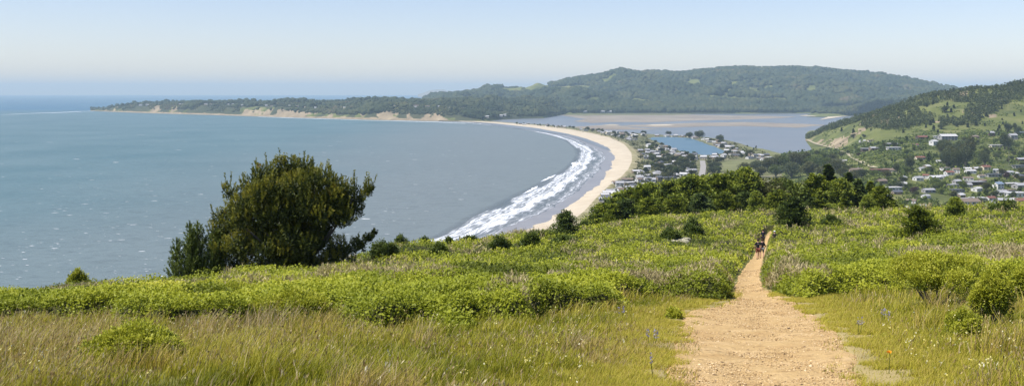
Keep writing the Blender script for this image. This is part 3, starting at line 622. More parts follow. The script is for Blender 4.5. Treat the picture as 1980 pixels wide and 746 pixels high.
# needles within the lobes, tinted dark as inner shade
idx = np.repeat(np.arange(len(C3)), np.clip((R3**2*620).astype(int), 60, 1000)); n = len(idx); D = rdir(n)
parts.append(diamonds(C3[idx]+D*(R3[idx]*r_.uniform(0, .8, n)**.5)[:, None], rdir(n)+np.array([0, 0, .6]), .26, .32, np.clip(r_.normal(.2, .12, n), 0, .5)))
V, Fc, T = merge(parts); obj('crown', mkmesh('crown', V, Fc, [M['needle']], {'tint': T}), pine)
parts = [tube([(0, 0, -.3), (.05, 0, .3), (.0, .1, .9)], [.34, .30, .24], 9)]
for k_ in r_.choice(len(C3), 34, replace=False):
    st = np.array([r_.uniform(-.15, .15), r_.uniform(-.15, .15), r_.uniform(.1, .8)])
    if C3[k_][2] > 4: st[2] = .8
    parts.append(tube(bend(st, C3[k_], 7, up=-.9 if abs(C3[k_][0]) > 2.5 else .2), np.linspace(.13, .03, 7), 6))
V, Fc, T = merge(parts); obj('trunk', mkmesh('trunk', V, Fc, [M['bark']], smooth=True), pine)

def young_pine(X, Y, hpx, wpx, label, seed, leaders=1):
    x, y, z = on_hill(X, Y, hi=100); s = y/F; h = hpx*s; w = wpx*s; r_ = np.random.default_rng(seed)
    t = thing('young_pine', label, 'tree', (x, y, z-.1), 'young pines beside the big pine')
    Ps = []; Ds = []; Ls = []; tb = []
    for l in range(leaders):
        ox = (l-(leaders-1)/2)*w*.4; oh = h*(1-.12*l)
        tb.append(tube([(0, 0, -.2), (ox*.5, 0, oh*.3), (ox, 0, oh*.98)], [.06, .045, .01], 6))
        zz = np.arange(.02, .97, .28/h if h > 1.2 else .16)
        for zf in zz:
            nb = 8 if zf < .8 else 4
            for b in range(nb):
                a = r_.uniform(0, 6.283); ln = w*.62*(1-zf)**.85*r_.uniform(.7, 1.15)+.08
                d = norm(np.array([math.cos(a), math.sin(a), 1.5]))
                p0 = np.array([ox*min(1, zf*2), 0, zf*oh]); m = max(2, int(ln/.13))
                for q in range(m):
                    f_ = (q+1)/m; c = p0+d*ln*f_*np.array([1, 1, .4+.6*f_]); Ps.append(c); Ds.append(norm(d*.6+np.array([0, 0, .7])+r_.normal(size=3)*.35)); Ls.append(r_.uniform(.15, .3))
        nk = int(oh*.6/.07)+3; Ps += [np.array([ox, 0, oh*q]) for q in np.linspace(.4, 1, nk)]; Ds += [np.array([0, 0, 1.])]*nk; Ls += [.25]*nk
    Ps, Ds, Ls = np.array(Ps), np.array(Ds), np.array(Ls)
    V, Fc, T = shoots(Ps, Ds, Ls, 20, .12, np.clip(r_.normal(.5, .18, len(Ps)), 0, 1), .3, r_)
    obj('crown', mkmesh('crown', V, Fc, [M['needle2']], {'tint': T}), t)
    V, Fc, T = merge(tb); obj('trunk', mkmesh('trunk', V, Fc, [M['bark']]), t)
young_pine(400, 524, 120, 92, 'tallest young pine touching the left side of the big pine', 31, 2)
young_pine(367, 524, 122, 66, 'slender young pine with a tall spike, middle of the young pines', 32)
young_pine(342, 526, 92, 60, 'shorter young pine on the left of the young pine clump', 33)
young_pine(428, 518, 55, 46, 'low young pine crowding the foot of the big pine', 36)
young_pine(297, 531, 19, 16, 'tiny pine seedling left of the young pine clump', 34)
young_pine(314, 530, 13, 13, 'smallest pine seedling between the clump and the other seedling', 35)
young_pine(1052, 440, 22, 44, 'dark spiky little pine at the hill edge beside the beach', 37, 3)

# ------------------------------------------------------------------ conifers and broadleaf prototypes (unit: height 1)
def conifer_parts(seed, mat, wide=.32, pads=90, n=7000, leaf=.03, base=.04, lean=0, round_=.75, flat_=.42):
    """trunk, limbs and flattened foliage pads held on the limbs"""
    r_ = np.random.default_rng(seed); br = [tube([(0, 0, -.05), (lean*.3, 0, .5), (lean, 0, .95)], [.022, .014, .003], 7)]
    zf = base+(1-base)*r_.uniform(0, 1, pads)**1.15; a = r_.uniform(0, 6.283, pads)
    prof = wide*((1-zf)**round_)*(.45+.55*np.minimum(1, zf/.22))*(.8+.35*np.sin(a*2+seed)*r_.uniform(0, 1, pads)); q = r_.uniform(.45, 1.05, pads)
    C = np.stack([lean*zf+np.cos(a)*prof*q, np.sin(a)*prof*q, zf], -1); C = np.concatenate([C, [[lean, 0, .96], [lean*.9, 0, .9]]]); pr = np.r_[prof*r_.uniform(.28, .5, pads)+.025, .03, .045]
    for k in range(0, pads, 4): br.append(tube([(lean*zf[k], 0, max(zf[k]-.08, .02)), C[k]], [.008, .002], 4))
    i = r_.choice(len(C), n, p=pr**1.5/np.sum(pr**1.5)); D = norm(r_.normal(size=(n, 3))+np.array([0, 0, .35])); P = C[i]+D*pr[i][:, None]*np.array([1, 1, flat_])*(r_.uniform(.35, 1.0, (n, 1)))
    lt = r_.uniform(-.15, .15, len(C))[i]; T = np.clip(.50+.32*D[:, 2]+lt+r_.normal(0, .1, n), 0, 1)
    outw = np.stack([P[:, 0]-lean*P[:, 2], P[:, 1], np.zeros(n)], -1); outw = norm(outw)
    m = n//4; zi = base+(.92-base)*r_.uniform(0, 1, m); ai = r_.uniform(0, 6.283, m); ri = wide*.55*(1-zi)**round_*r_.uniform(0, 1, m)**.5
    P = np.concatenate([P, np.stack([lean*zi+np.cos(ai)*ri, np.sin(ai)*ri, zi], -1)]); D2 = np.concatenate([outw*.7+r_.normal(size=(n, 3))*.6+np.array([0, 0, .35]), r_.normal(size=(m, 3))])
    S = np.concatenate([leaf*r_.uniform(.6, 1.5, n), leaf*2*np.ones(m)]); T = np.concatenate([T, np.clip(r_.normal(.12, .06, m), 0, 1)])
    return diamonds(P, D2, S, r_.uniform(.4, .8, n+m), T, sky=.7), merge(br)
def broad_parts(seed, mat, wide=.5, n=2400, leaf=.05, lobes=10, low=.28, flat=1.0):
    r_ = np.random.default_rng(seed); C = []; R = []
    for i in range(lobes):
        a = r_.uniform(0, 6.283); q = r_.uniform(.15, .75) if i else 0.; rr = r_.uniform(.17, .27)
        zc = low+.18+(.80-low-.1)*r_.uniform(0, 1)*(1-.55*q)*flat
        C.append((math.cos(a)*q*wide*.75, math.sin(a)*q*wide*.75, min(zc, 1-rr*.8))); R.append((rr*1.15*wide/.5, rr*1.15*wide/.5, rr*.85))
    C, R = np.array(C), np.array(R); i = r_.integers(0, lobes, n); D = norm(r_.normal(size=(n, 3))+np.array([0, 0, .2]))
    P = C[i]+D*R[i]*(1-.4*r_.uniform(0, 1, (n, 1))**2); lt = r_.uniform(-.16, .16, lobes)[i]
    t = np.clip(.38+.2*D[:, 2]+lt+r_.normal(0, .13, n), 0, 1)
    lf = diamonds(P, D*.6+r_.normal(size=(n, 3))*.8, leaf*r_.uniform(.7, 1.4, n), r_.uniform(.5, .9, n), t, sky=.8)
    br = [tube([(0, 0, -.05), (.01, 0, low+.1)], [.035, .025], 6)]+[tube(bend((0, 0, low*.7), C[j], 4, up=-.05), [.02, .015, .01, .006], 4) for j in range(lobes)]
    return lf, merge(br)
MESHLIB = {}
def tree_proto(key):
    kind, mk, seed = key
    if key not in MESHLIB:
        if kind == 'con': lf, br = conifer_parts(seed, None, wide=[.30, .36, .40, .27][seed % 4], pads=120, n=8000, leaf=.034, round_=.9)
        elif kind == 'cyp': lf, br = conifer_parts(seed, None, wide=[.52, .60, .48, .56][seed % 4], pads=100, n=8500, leaf=.04, base=.02, lean=[.04, -.05, .02, 0][seed % 4], round_=.4, flat_=.55)
        elif kind == 'farcon': lf, br = conifer_parts(seed, None, wide=[.20, .26, .3, .23][seed % 4], pads=40, n=900, leaf=.09)
        else: lf, br = broad_parts(seed, None, wide=[.5, .58, .66, .45][seed % 4], n=1500 if kind == 'far' else 3600, leaf=.085 if kind == 'far' else .045, lobes=[9, 11, 13, 8][seed % 4], low=.12)
        MESHLIB[key] = (mkmesh('crown', *lf[:2], [M[mk]], {'tint': lf[2]}), mkmesh('trunk', *br[:2], [M['bark']]))
    cm, tm = MESHLIB[key]
    o = bpy.data.objects.new('tree', None); COL.objects.link(o); o.empty_display_size = .1
    obj('crown', cm, o); obj('trunk', tm, o); return o
def tree(kind, mk, seed, name, label, loc, h, wsc=1.0, group=None, cat='tree'):
    return LIB.put((kind, mk, seed % 4), lambda: tree_proto((kind, mk, seed % 4)), name, label, cat, loc, group, random.uniform(0, 6.28), (h*wsc, h*wsc*random.uniform(.85, 1.15), h))

# shrubby conifers in the scrub
def hill_tree(kind, mk, sd, X, Y, hpx, label, name='cypress', wsc=1.0, lo=60, hi=230, grp=None):
    x, y, z = on_hill(X, Y, .7, lo=lo, hi=hi); return tree(kind, mk, sd, name, label, (x, y, z-.1), hpx*y/F+.6, wsc, grp)
hill_tree('cyp', 'conB', 1, 1092, 458, 56, 'dark cypress leaning at the hill edge beside the beach sand', wsc=.95)
hill_tree('cyp', 'conA', 3, 1775, 458, 64, 'squat dense cypress alone in the scrub at right, below the houses', wsc=1.3)
hill_tree('cyp', 'conB', 2, 1537, 438, 60, 'dark layered cypress standing forward in the scrub just right of the trail', wsc=1.15)
hill_tree('cyp', 'conA', 0, 1845, 421, 42, 'dark pointed cypress below the long white house', wsc=1.25)
hill_tree('cyp', 'conA', 0, 1460, 408, 42, 'small bright cypress in front of the wood, above the hikers', wsc=1.0)
# the wood at the far edge of the near hill
gw = 'trees of the conifer wood beyond the scrub'
band = [(1160,418,22,'cyp','conB',190),(1178,418,36,'cyp','conA',188),(1198,416,46,'cyp','conA',190),(1222,415,52,'cyp','conA',192),(1245,413,55,'cyp','conA',188),(1268,413,60,'cyp','conA',196),
 (1292,411,62,'cyp','conA',190),(1316,411,66,'cyp','conA',200),(1340,410,70,'cyp','conA',192),(1364,409,70,'cyp','conA',204),(1390,408,72,'cyp','conA',194),(1414,408,76,'cyp','conA',206),(1438,407,82,'cyp','conA',196),
 (1462,406,72,'con','conA',205),(1486,406,66,'brd','brd',198),(1508,405,68,'brd','brd',210),(1532,405,70,'brd','brdG',200),(1556,406,66,'brd','brd',214),(1578,408,72,'cyp','conA',198),(1602,410,92,'con','conB',202),
 (1622,412,66,'cyp','conA',196),(1640,412,78,'con','conB',206),(1660,412,66,'con','conB',198),(1682,412,62,'con','conA',208),(1702,414,54,'cyp','conA',190),(1720,416,36,'cyp','conA',190),
 (1188,420,26,'cyp','conA',180),(1213,419,34,'cyp','conB',180),(1255,418,36,'cyp','conA',178),(1300,415,38,'cyp','conA',180),(1352,413,40,'cyp','conB',180),(1400,411,40,'cyp','conA',182),(1440,409,38,'cyp','conB',182),
 (1500,408,42,'cyp','conA',186),(1585,413,44,'con','conA',184),(1632,416,44,'con','conA',184),(1675,416,38,'cyp','conA',186),(1745,415,20,'cyp','conA',184),(1570,412,30,'cyp','conB',184)]
kn = {('cyp','conA'):'bushy bright green cypress', ('cyp','conB'):'bushy dark cypress', ('con','conA'):'green layered fir', ('con','conB'):'dark pointed fir', ('brd','brd'):'rounded olive brown tree', ('brd','brdG'):'rounded fresh green tree'}
nm = {'cyp': 'cypress', 'con': 'fir_tree', 'brd': 'broadleaf_tree'}
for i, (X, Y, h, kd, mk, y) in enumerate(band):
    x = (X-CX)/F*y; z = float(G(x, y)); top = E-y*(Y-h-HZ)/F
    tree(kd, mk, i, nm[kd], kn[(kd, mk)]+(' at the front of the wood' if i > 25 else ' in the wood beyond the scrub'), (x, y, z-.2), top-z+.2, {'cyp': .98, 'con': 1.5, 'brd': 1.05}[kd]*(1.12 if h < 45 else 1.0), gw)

# ------------------------------------------------------------------ far land as lofted sheets
class Loft:
    """rows of (column, distance, height) from near to far, joined into one rolling sheet"""
    def __init__(s, X0, X1, nx, rows, nv=12, smooth_n=6, disp=None):
        s.X = np.linspace(X0, X1, nx); ys = []; zs = []
        for r in rows:
            r = sorted(r); xs = [a[0] for a in r]; ys.append(np.interp(s.X, xs, [a[1] for a in r])); zs.append(np.interp(s.X, xs, [a[2] for a in r]))
        ys, zs = np.array(ys), np.array(zs); k = len(rows); v = np.linspace(0, k-1, (k-1)*nv+1); i = np.minimum(v.astype(int), k-2); f = (v-i)[:, None]
        s.Yd = ys[i]*(1-f)+ys[i+1]*f; s.Z = zs[i]*(1-f)+zs[i+1]*f
        s.Z = smooth(s.Z, 0, smooth_n); s.Yd = np.maximum.accumulate(s.Yd+np.arange(len(v))[:, None]*.01, 0)
        s.v = np.repeat(v[:, None], nx, 1); s.Xw = (s.X[None]-CX)/F*s.Yd
        if disp is not None: s.Z = s.Z+disp(s.Xw, s.Yd, s.v)
        s.Z = np.maximum(s.Z, -.6)
    def mesh(s, name, mats, midx=None, label='', cat='terrain'):
        fc = grid_faces(*s.Z.shape)
        mi = None
        if midx is not None:
            c = (s.Xw.ravel()[fc].mean(1), s.Yd.ravel()[fc].mean(1), s.Z.ravel()[fc].mean(1), s.v.ravel()[fc].mean(1)); mi = midx(*c)
        o = obj(name, mkmesh(name, np.stack([s.Xw, s.Yd, s.Z], -1), fc, mats, smooth=True, midx=mi)); tag(o, label, cat, kind='structure'); return o
    def at(s, X, Y):                       # where picture point X,Y falls on this sheet
        j = int(np.clip(np.searchsorted(s.X, X), 1, len(s.X)-1)); f = (X-s.X[j-1])/(s.X[j]-s.X[j-1])
        y = s.Yd[:, j-1]*(1-f)+s.Yd[:, j]*f; z = s.Z[:, j-1]*(1-f)+s.Z[:, j]*f
        yy = np.linspace(y[0], y[-1], 1200); zz = np.interp(yy, y, z); k = np.where(E-yy*(Y-HZ)/F <= zz)[0]
        if not len(k): return None
        return ((X-CX)/F*yy[k[0]], yy[k[0]], zz[k[0]])
    def sample(s, n, v0, v1):
        j = rng.uniform(0, len(s.X)-1.001, n); vv = rng.uniform(v0, v1, n)/s.v[-1, 0]*(s.v.shape[0]-1); i = np.minimum(vv.astype(int), s.v.shape[0]-2); a = vv-i; ji = j.astype(int); b = j-ji
        def bl(A): return (A[i, ji]*(1-b)+A[i, ji+1]*b)*(1-a)+(A[i+1, ji]*(1-b)+A[i+1, ji+1]*b)*a
        return bl(s.Xw), bl(s.Yd), bl(s.Z)
def ZY(X, Y, y): return (X, y, E-(Y-HZ)*y/F)      # row entry: height from picture row at a given distance
def YZ(X, Y, z): return (X, F*(E-z)/(Y-HZ), z)
def Xpix(x, y): return CX+F*x/y
def Ypix(y, z): return HZ+F*(E-z)/y
def ridged(x, y, s=0): return 1-np.abs(2*fbm(x, y, 4, s)-1)*1.6

# far mountain
def clearing(X, Y):
    c = ((np.abs(X-1400) < 45) & (np.abs(Y-191-.06*(X-1400)) < 4)) | ((np.abs(X-1488) < 35) & (np.abs(Y-195) < 5)) | ((X > 1020) & (X < 1145) & (np.abs(Y-(172-.03*(X-1080))) < 4)) | ((np.abs(X-1220) < 14) & (np.abs(Y-154) < 2)) | ((np.abs(X-1400) < 12) & (np.abs(Y-182) < 2)) | ((X < 1060) & (X > 1000) & (Y < 176)) | ((X > 880) & (X < 1000) & (np.abs(Y-190) < 2))
    return c | ((np.abs(X-1660) < 70) & (np.abs(Y-(208-.05*(X-1660))) < 5))
sil = [(820,193),(860,189),(900,185),(930,179),(945,172),(960,172),(985,175),(1005,174),(1040,166),(1080,160),(1130,153),(1180,143),(1205,140),(1245,143),(1290,140),(1315,142),(1350,138),(1430,132),(1480,132),(1530,130),(1560,131),(1575,132),(1640,141),(1700,150),(1740,156),(1790,166),(1825,175),(1860,181),(1900,186),(1960,190)]
base = [(820,226),(1000,224),(1080,221),(1200,220),(1400,220),(1560,219),(1700,218),(1960,216)]
def rowmix(f, y):
    return [ZY(X, Y*(f)+np.interp(X, [b[0] for b in base], [b[1] for b in base])*(1-f), y) for X, Y in sil]
far = Loft(820, 1960, 380, [[(X, YZ(X, Y, 0)[1]*.97, -.6) for X, Y in base], [YZ(X, Y, 1.6) for X, Y in base], rowmix(.22, 7100), rowmix(.42, 7700), rowmix(.70, 8600), rowmix(.9, 9300), [ZY(X, Y, 9900) for X, Y in sil], [(X, 12500, -.6) for X, Y in sil]], 16, 8,
    lambda x, y, v: (ridged(x/900+y/2600, y/2600, 90)-.6)*150*ss(1.3, 3, v)*ss(6.0, 4.6, v)+(ridged(x/330, y/700, 95)-.6)*42*ss(1.2, 2.4, v)*ss(6.0, 5.2, v)+(fbm(x/140, y/140, 3, 91)-.5)*14*ss(1.2, 2, v))
far.mesh('far_mountain', [M['hill'], M['meadowhill']], lambda x, y, z, v: (clearing(Xpix(x, y), Ypix(y, z)) | (fbm(x/300, y/300, 3, 145) < .35) | (fbm(x/420, y/600, 3, 92) > .60) & (v < 3.4) | (fbm(x/300, y/300, 3, 93) > .56) & (Xpix(x, y) < 1150) & (v > 4.2)).astype(int), 'long blue-green wooded mountain across the lagoon', 'mountain')
# second, farther ridge behind its right shoulder
sil2 = [(1600,160),(1680,158),(1740,158),(1775,160),(1800,166),(1825,174),(1850,179),(1900,184)]
f2 = Loft(1600, 1900, 120, [[(X, 12600, 40) for X, Y in sil2], [ZY(X, Y, 14500) for X, Y in sil2], [(X, 17000, -.6) for X, Y in sil2]], 16, 4, lambda x, y, v: (fbm(x/500, y/500, 4, 94)-.5)*50*ss(0, .8, v)*ss(2, 1.2, v))
f2.mesh('distant_ridge', [M['hill']], None, 'paler ridge fading behind the right shoulder of the mountain', 'mountain')
sil3 = [(808,182),(818,179),(830,174),(845,172),(858,172),(868,176),(880,176),(895,178),(905,182)]
f3 = Loft(808, 905, 60, [[(X, 27500, -.6) for X, Y in sil3], [ZY(X, Y, 29000) for X, Y in sil3], [(X, 31000, -.6) for X, Y in sil3]], 12, 3)
f3.mesh('distant_headland', [M['cliff']], None, 'faint pale headland on the sea horizon', 'headland')
# low ridges between the mountain and the right hill
sil4 = [(1560,224),(1590,214),(1620,209),(1655,204),(1690,196),(1730,190),(1775,186),(1810,182),(1850,178),(1900,172),(2000,165)]
b4 = [(1560,226),(1600,226),(1640,224),(1700,221),(2000,220)]
mid = Loft(1560, 2000, 160, [[(X, YZ(X, Y, 0)[1]*.96, -.6) for X, Y in b4], [YZ(X, Y, 2) for X, Y in b4], [ZY(X, Y+1.5, 6250) for X, Y in sil4], [(X, 7600, -.6) for X, Y in sil4]], 16, 5, lambda x, y, v: (ridged(x/420, y/500, 97)-.6)*22*ss(1, 1.6, v)*ss(2.6, 2, v))
mid.mesh('low_ridge', [M['hill'], M['meadowhill']], lambda x, y, z, v: (fbm(x/260, y/200, 3, 98) > .50).astype(int), 'low ridge with pale clearings behind the lagoon', 'hill')
# the headland across the bay
sh = [(175,214.5),(190,215),(250,217.5),(330,220),(400,222),(500,225),(560,227),(650,229.5),(720,231.5),(800,233),(850,234),(890,235),(930,236),(970,232),(1010,230),(1050,229),(1075,225),(1095,221)]
def shY(X): return np.interp(X, [a[0] for a in sh], [a[1] for a in sh])
edge = [(175,214.4),(195,211),(230,208),(290,204),(350,206),(400,205),(430,210),(480,211),(530,206),(570,209),(620,214),(690,216),(720,210),(760,209),(800,212),(850,215),(890,222),(930,226),(1000,222),(1095,217)]
back = [(175,215),(205,210),(240,205),(285,200),(340,197),(400,198),(470,196),(540,195),(620,196),(700,193),(760,192),(850,193),(900,190),(1000,190),(1095,190)]
def yof(X): return F*E/(shY(X)-HZ)
Xh = sorted(set([a[0] for a in sh+edge+back]+list(range(175, 1096, 14))))
ed = lambda X: np.interp(X, [a[0] for a in edge], [a[1] for a in edge]); bk = lambda X: np.interp(X, [a[0] for a in back], [a[1] for a in back])
head = Loft(175, 1095, 460, [[(X, yof(X)*.985, -.6) for X in Xh], [(X, yof(X), 1.2) for X in Xh],
   [ZY(X, ed(X), yof(X)+95) for X in Xh], [ZY(X, ed(X)*.55+bk(X)*.45, yof(X)+520) for X in Xh], [ZY(X, bk(X), yof(X)+1300) for X in Xh], [(X, yof(X)+2300, -.6) for X in Xh]], 14, 2,
   lambda x, y, v: (ridged(x/150, y/500, 101)-.55)*15*ss(1.15, 1.8, v)*ss(3.6, 2.4, v)+(fbm(x/60, y/60, 3, 102)-.5)*8*ss(1.1, 1.5, v)*ss(4.2, 3.5, v))
def hmat(x, y, z, v):
    X = Xpix(x, y); n = fbm(x/130, y/130, 4, 103); n2 = fbm(x/45, z/25, 3, 104)
    bare = (v < 1.75+.9*(n-.5)) & (n+.35*(n2-.5) > np.interp(X, [175, 360, 385, 400, 430, 520, 545, 600, 620, 690, 720, 850, 880, 1000], [.58, .60, .50, .49, .62, .50, .40, .50, .63, .64, .46, .50, .66, .9]))
    bare |= (v < 1.16+.2*(n2-.5)) & (X < 860)
    return np.where(bare, 1, np.where(n > .52, 2, 0))
head.mesh('headland', [M['hill'], M['cliff'], M['meadowhill']], hmat, 'long low headland with pale eroded cliffs across the bay', 'headland')

# right-hand valley and hill
aX = lambda X: float(np.interp(X, [1500, 1560, 1620, 1700], [0, .3, .62, 1]))
Xv = list(range(1440, 2461, 20))
def vr(Y, z, ztop=None): return [(X,)+YZ(X, Y, 1.2+(z-1.2)*aX(X)+.03*max(0, X-1980)*0)[1:] for X in Xv]
def tabrow(tb, fn): return [fn(X, *[float(np.interp(X, [t[0] for t in tb], [t[k] for t in tb])) for k in (1, 2)]) for X in Xv]
R5 = [(1440,305,.4),(1560,292,.4),(1590,291,2),(1620,291,9),(1650,288,25),(1700,278,44),(1800,268,52),(1980,262,58),(2460,255,62)]
R6 = [(1440,285,-.5),(1545,272,-.5),(1556,269,1.1),(1580,279,1.8),(1620,289,3.5),(1650,276,25),(1700,262,53),(1800,250,66),(1980,240,74),(2460,232,80)]
R7 = [(1440,285,3210),(1540,276,3210),(1556,268,3200),(1600,248,2950),(1640,235,2900),(1690,220,2850),(1740,206,2800),(1790,193,2780),(1830,184,2750),(1870,181,2730),(1900,175,2700),(1980,163,2650),(2150,140,2600),(2460,120,2600)]
val = Loft(1440, 2460, 420, [[(X, 640, .5) for X in Xv], vr(430, 15), vr(400, 20), vr(350, 28), vr(300, 38), tabrow(R5, YZ), tabrow(R6, YZ), tabrow(R7, ZY), [(X, 3900, -.6) for X in Xv]], 16, 3,
   lambda x, y, v: (ridged(x/300+y/900, y/500, 111)-.6)*42*ss(6.1, 6.6, v)*ss(7.3, 6.9, v)*ss(1560, 1700, Xpix(x, y))+(fbm(x/60, y/60, 3, 112)-.5)*7*ss(1.5, 3, v)*ss(1560, 1680, Xpix(x, y)))
def vmat(x, y, z, v):
    X = Xpix(x, y); n = fbm(x/60, y/60, 4, 113)
    return np.where((v > 5.9) & (X < 1640) & (z < 30) & (n > .52) & (v < 6.35), 1, np.where((v > 6.2) & (n > .66), 1, 0))
val.mesh('valley_hillside', [M['meadowhill'], M['cliff']], vmat, 'green valley slope and grassy hill above the lagoon', 'hill')

# ------------------------------------------------------------------ sea, lagoon, beach, spit
gx = np.array([-60000, -30000, -15000, -8000, -4000, -2000, -1000, 0, 1000, 2000, 4000, 8000, 15000, 30000, 60000.]); gy = np.array([-3000, -500, 100, 500, 1000, 2000, 4000, 8000, 14000, 24000, 34000, 45000.])
A_, B_ = np.meshgrid(gy, gx, indexing='ij'); o = obj('sea', mkmesh('sea', np.stack([B_, A_, A_*0], -1), grid_faces(*A_.shape), [M['sea']])); tag(o, 'grey-blue wind ruffled sea filling the bay', 'sea', kind='structure')
def flat(name, pts, z, mat, label, cat, rough=0, kind='structure'):
    P = [unproj(X, Y, z) for X, Y in pts]
    if rough:                              # break straight edges into small wiggles
        Q = []
        for i, p in enumerate(P):
            q = P[(i+1) % len(P)]; L_ = math.dist(p, q); m = max(1, min(60, int(L_/rough/1.5)))
            for k in range(m):
                f = k/m; x, y = p[0]*(1-f)+q[0]*f, p[1]*(1-f)+q[1]*f
                w = float(fbm(np.array(x/rough/3), np.array(y/rough/3), 3, 7))-.5; w2 = float(fbm(np.array(x/rough/3+77), np.array(y/rough/3), 3, 8))-.5
                Q.append((x+w*rough*1.6, y+w2*rough*1.6*(y/2500 if y > 2500 else 1), z))
        P = Q
    tri = geometry.tessellate_polygon([[Vector(p) for p in P]])
    fc = []
    for t in tri:
        a, b, c = (Vector(P[i]) for i in t); fc.append(t if (b-a).cross(c-a).z > 0 else t[::-1])
    o = obj(name, mkmesh(name, P, fc, [mat])); tag(o, label, cat, kind=kind); return o
flat('lagoon', [(960,243),(905,236),(960,231),(1010,228),(1070,223),(1090,219),(1300,218),(1600,217),(1660,220),(1700,232),(1700,300),(1560,315),(1400,310),(1200,300),(1100,262)], 1.0, M['lagoon'], 'shallow grey lagoon behind the sand spit', 'lagoon')
flat('mudflat', [(1080,222.5),(1150,221.5),(1250,221),(1330,222),(1400,223.5),(1470,224),(1540,226),(1500,229),(1440,231),(1330,233.5),(1260,237),(1200,236),(1150,238),(1110,235),(1130,230)], 1.3, M['mud'], 'wide brown mudflat at the head of the lagoon', 'mud', 22)
flat('mudflat', [(1200,243),(1250,241),(1340,238),(1440,236),(1560,240),(1600,242),(1540,247),(1430,244),(1360,244.5),(1300,247),(1250,246)], 1.3, M['mud'], 'thin brown mud bank in the middle of the lagoon', 'mud', 22)
flat('mudflat', [(1090,247),(1180,241),(1230,247),(1280,250),(1200,251),(1130,251)], 1.3, M['mud'], 'small mud bank behind the spit houses', 'mud', 14)
flat('marsh', [(1085,222),(1140,219),(1230,218),(1300,217.5),(1345,221),(1300,223),(1200,223),(1130,224)], 1.8, M['marsh'], 'grey-green marsh strip under the mountain', 'marsh', 16)
flat('sandbar', [(1248,242.3),(1262,241),(1290,240.8),(1306,242),(1290,243.2),(1262,243.4)], 1.7, M['sand'], 'small white sandbar in the lagoon', 'sand', 6)
flat('sandbar', [(1165,241.6),(1180,240.6),(1200,240.8),(1192,242)], 1.7, M['sand'], 'tiny pale sandbar left of the white sandbar', 'sand', 5)
flat('lagoon_beach', [(1545,224),(1580,220),(1640,218),(1680,219),(1640,224),(1600,230),(1585,232),(1600,226)], 2.6, M['sand'], 'pale shore at the far right end of the lagoon', 'sand', 10)
W0 = [(838,234.2),(900,236),(945,240),(1020,249),(1075,260),(1110,270),(1140,281),(1158,291),(1166,302),(1161,320),(1149,340),(1125,362),(1090,388),(1050,410),(1010,428),(960,448),(860,485)]
W1 = [(845,233.8),(905,235.2),(955,238.8),(1032,247.5),(1090,258),(1130,268),(1158,279),(1180,290),(1188,303),(1184,321),(1174,340),(1153,361),(1122,385),(1092,408),(1058,428),(1008,447),(930,485)]
DN = [(850,233.2),(915,234.2),(965,236.8),(1040,242.6),(1100,250),(1140,257),(1180,266),(1208,279),(1223,296),(1224,312),(1217,327),(1203,342),(1180,358),(1155,383),(1135,408),(1112,428),(1080,447),(1010,490)]
def line(pts, n, z):
    P = np.array([unproj(X, Y, z)[:2] for X, Y in pts]); d = np.r_[0, np.cumsum(np.linalg.norm(np.diff(P, axis=0), axis=1))]
    ms = np.linspace(0, 1, len(pts)); t = np.linspace(0, 1, n); Q = np.stack([np.interp(t, ms, P[:, 0]), np.interp(t, ms, P[:, 1])], -1)
    for _ in range(10): Q[1:-1] = (Q[:-2]+2*Q[1:-1]+Q[2:])/4
    return Q
DN2 = DN[:-1]
NB = 260
q0 = line(W0, NB, 0); q1 = line(W1, NB, .7); q2 = line(DN2, NB, 3)
def strip(rows, zs, mat, name, label, cat, jit=None, uv=None, kind='structure'):
    V = []; n = len(rows[0])
    for k, (r, z) in enumerate(zip(rows, zs)):
        for i in range(n): V.append((r[i][0], r[i][1], z))
    fc = grid_faces(len(rows), n)[:, ::-1]
    me = mkmesh(name, np.array(V), fc, [mat], smooth=True)
    if uv is not None:
        l = me.uv_layers.new(name='UVMap'); vi = np.empty(len(me.loops), dtype=np.int32); me.loops.foreach_get('vertex_index', vi); l.data.foreach_set('uv', uv[vi].astype(np.float32).ravel())
    o = obj(name, me); tag(o, label, cat, kind=kind); return o
wob = (fbm(np.arange(NB)/5., np.zeros(NB), 3, 121)-.5)[:, None]
e01 = norm(q0-q1); q0w = q0+e01*wob*26*np.clip(q0[:, 1:2]/2500, .5, 2); q1w = q1+e01*(fbm(np.arange(NB)/3., np.zeros(NB)+5, 3, 122)-.5)[:, None]*16
strip([q0w+e01*60, q0w, q1w], [-.4, .12, .75], M['wet'], 'wet_sand', 'wet shining sand where the waves run out', 'sand')
strip([q1w+e01*1.5, q1*.6+q2*.4, q2, q2-norm(q1-q2)*25], [.70, 2.2, 3.6, 2.9], M['sand'], 'beach', 'long pale curved sandy beach', 'beach')
# surf: two overlapping sheets of foam streaks
SO = [(845,234.8),(905,238),(970,245.5),(1020,252.5),(1055,260),(1088,270),(1106,285),(1112,300),(1092,322),(1054,345),(1006,368),(948,395),(896,420),(855,445),(775,485)]
qs = line(SO, NB, 0)
rows = [q0w*(1-f)+qs*f for f in np.linspace(-.02, 1, 14)]
al = np.r_[0, np.cumsum(np.linalg.norm(np.diff(q0, axis=0), axis=1))]/100
uvs = np.concatenate([np.stack([al, np.full(NB, f)], -1) for f in np.linspace(-.02, 1, 14)])
strip(rows, [.16]*14, M['foam'], 'surf', 'white breaking surf rolling onto the beach', 'surf', uv=uvs, kind='stuff')
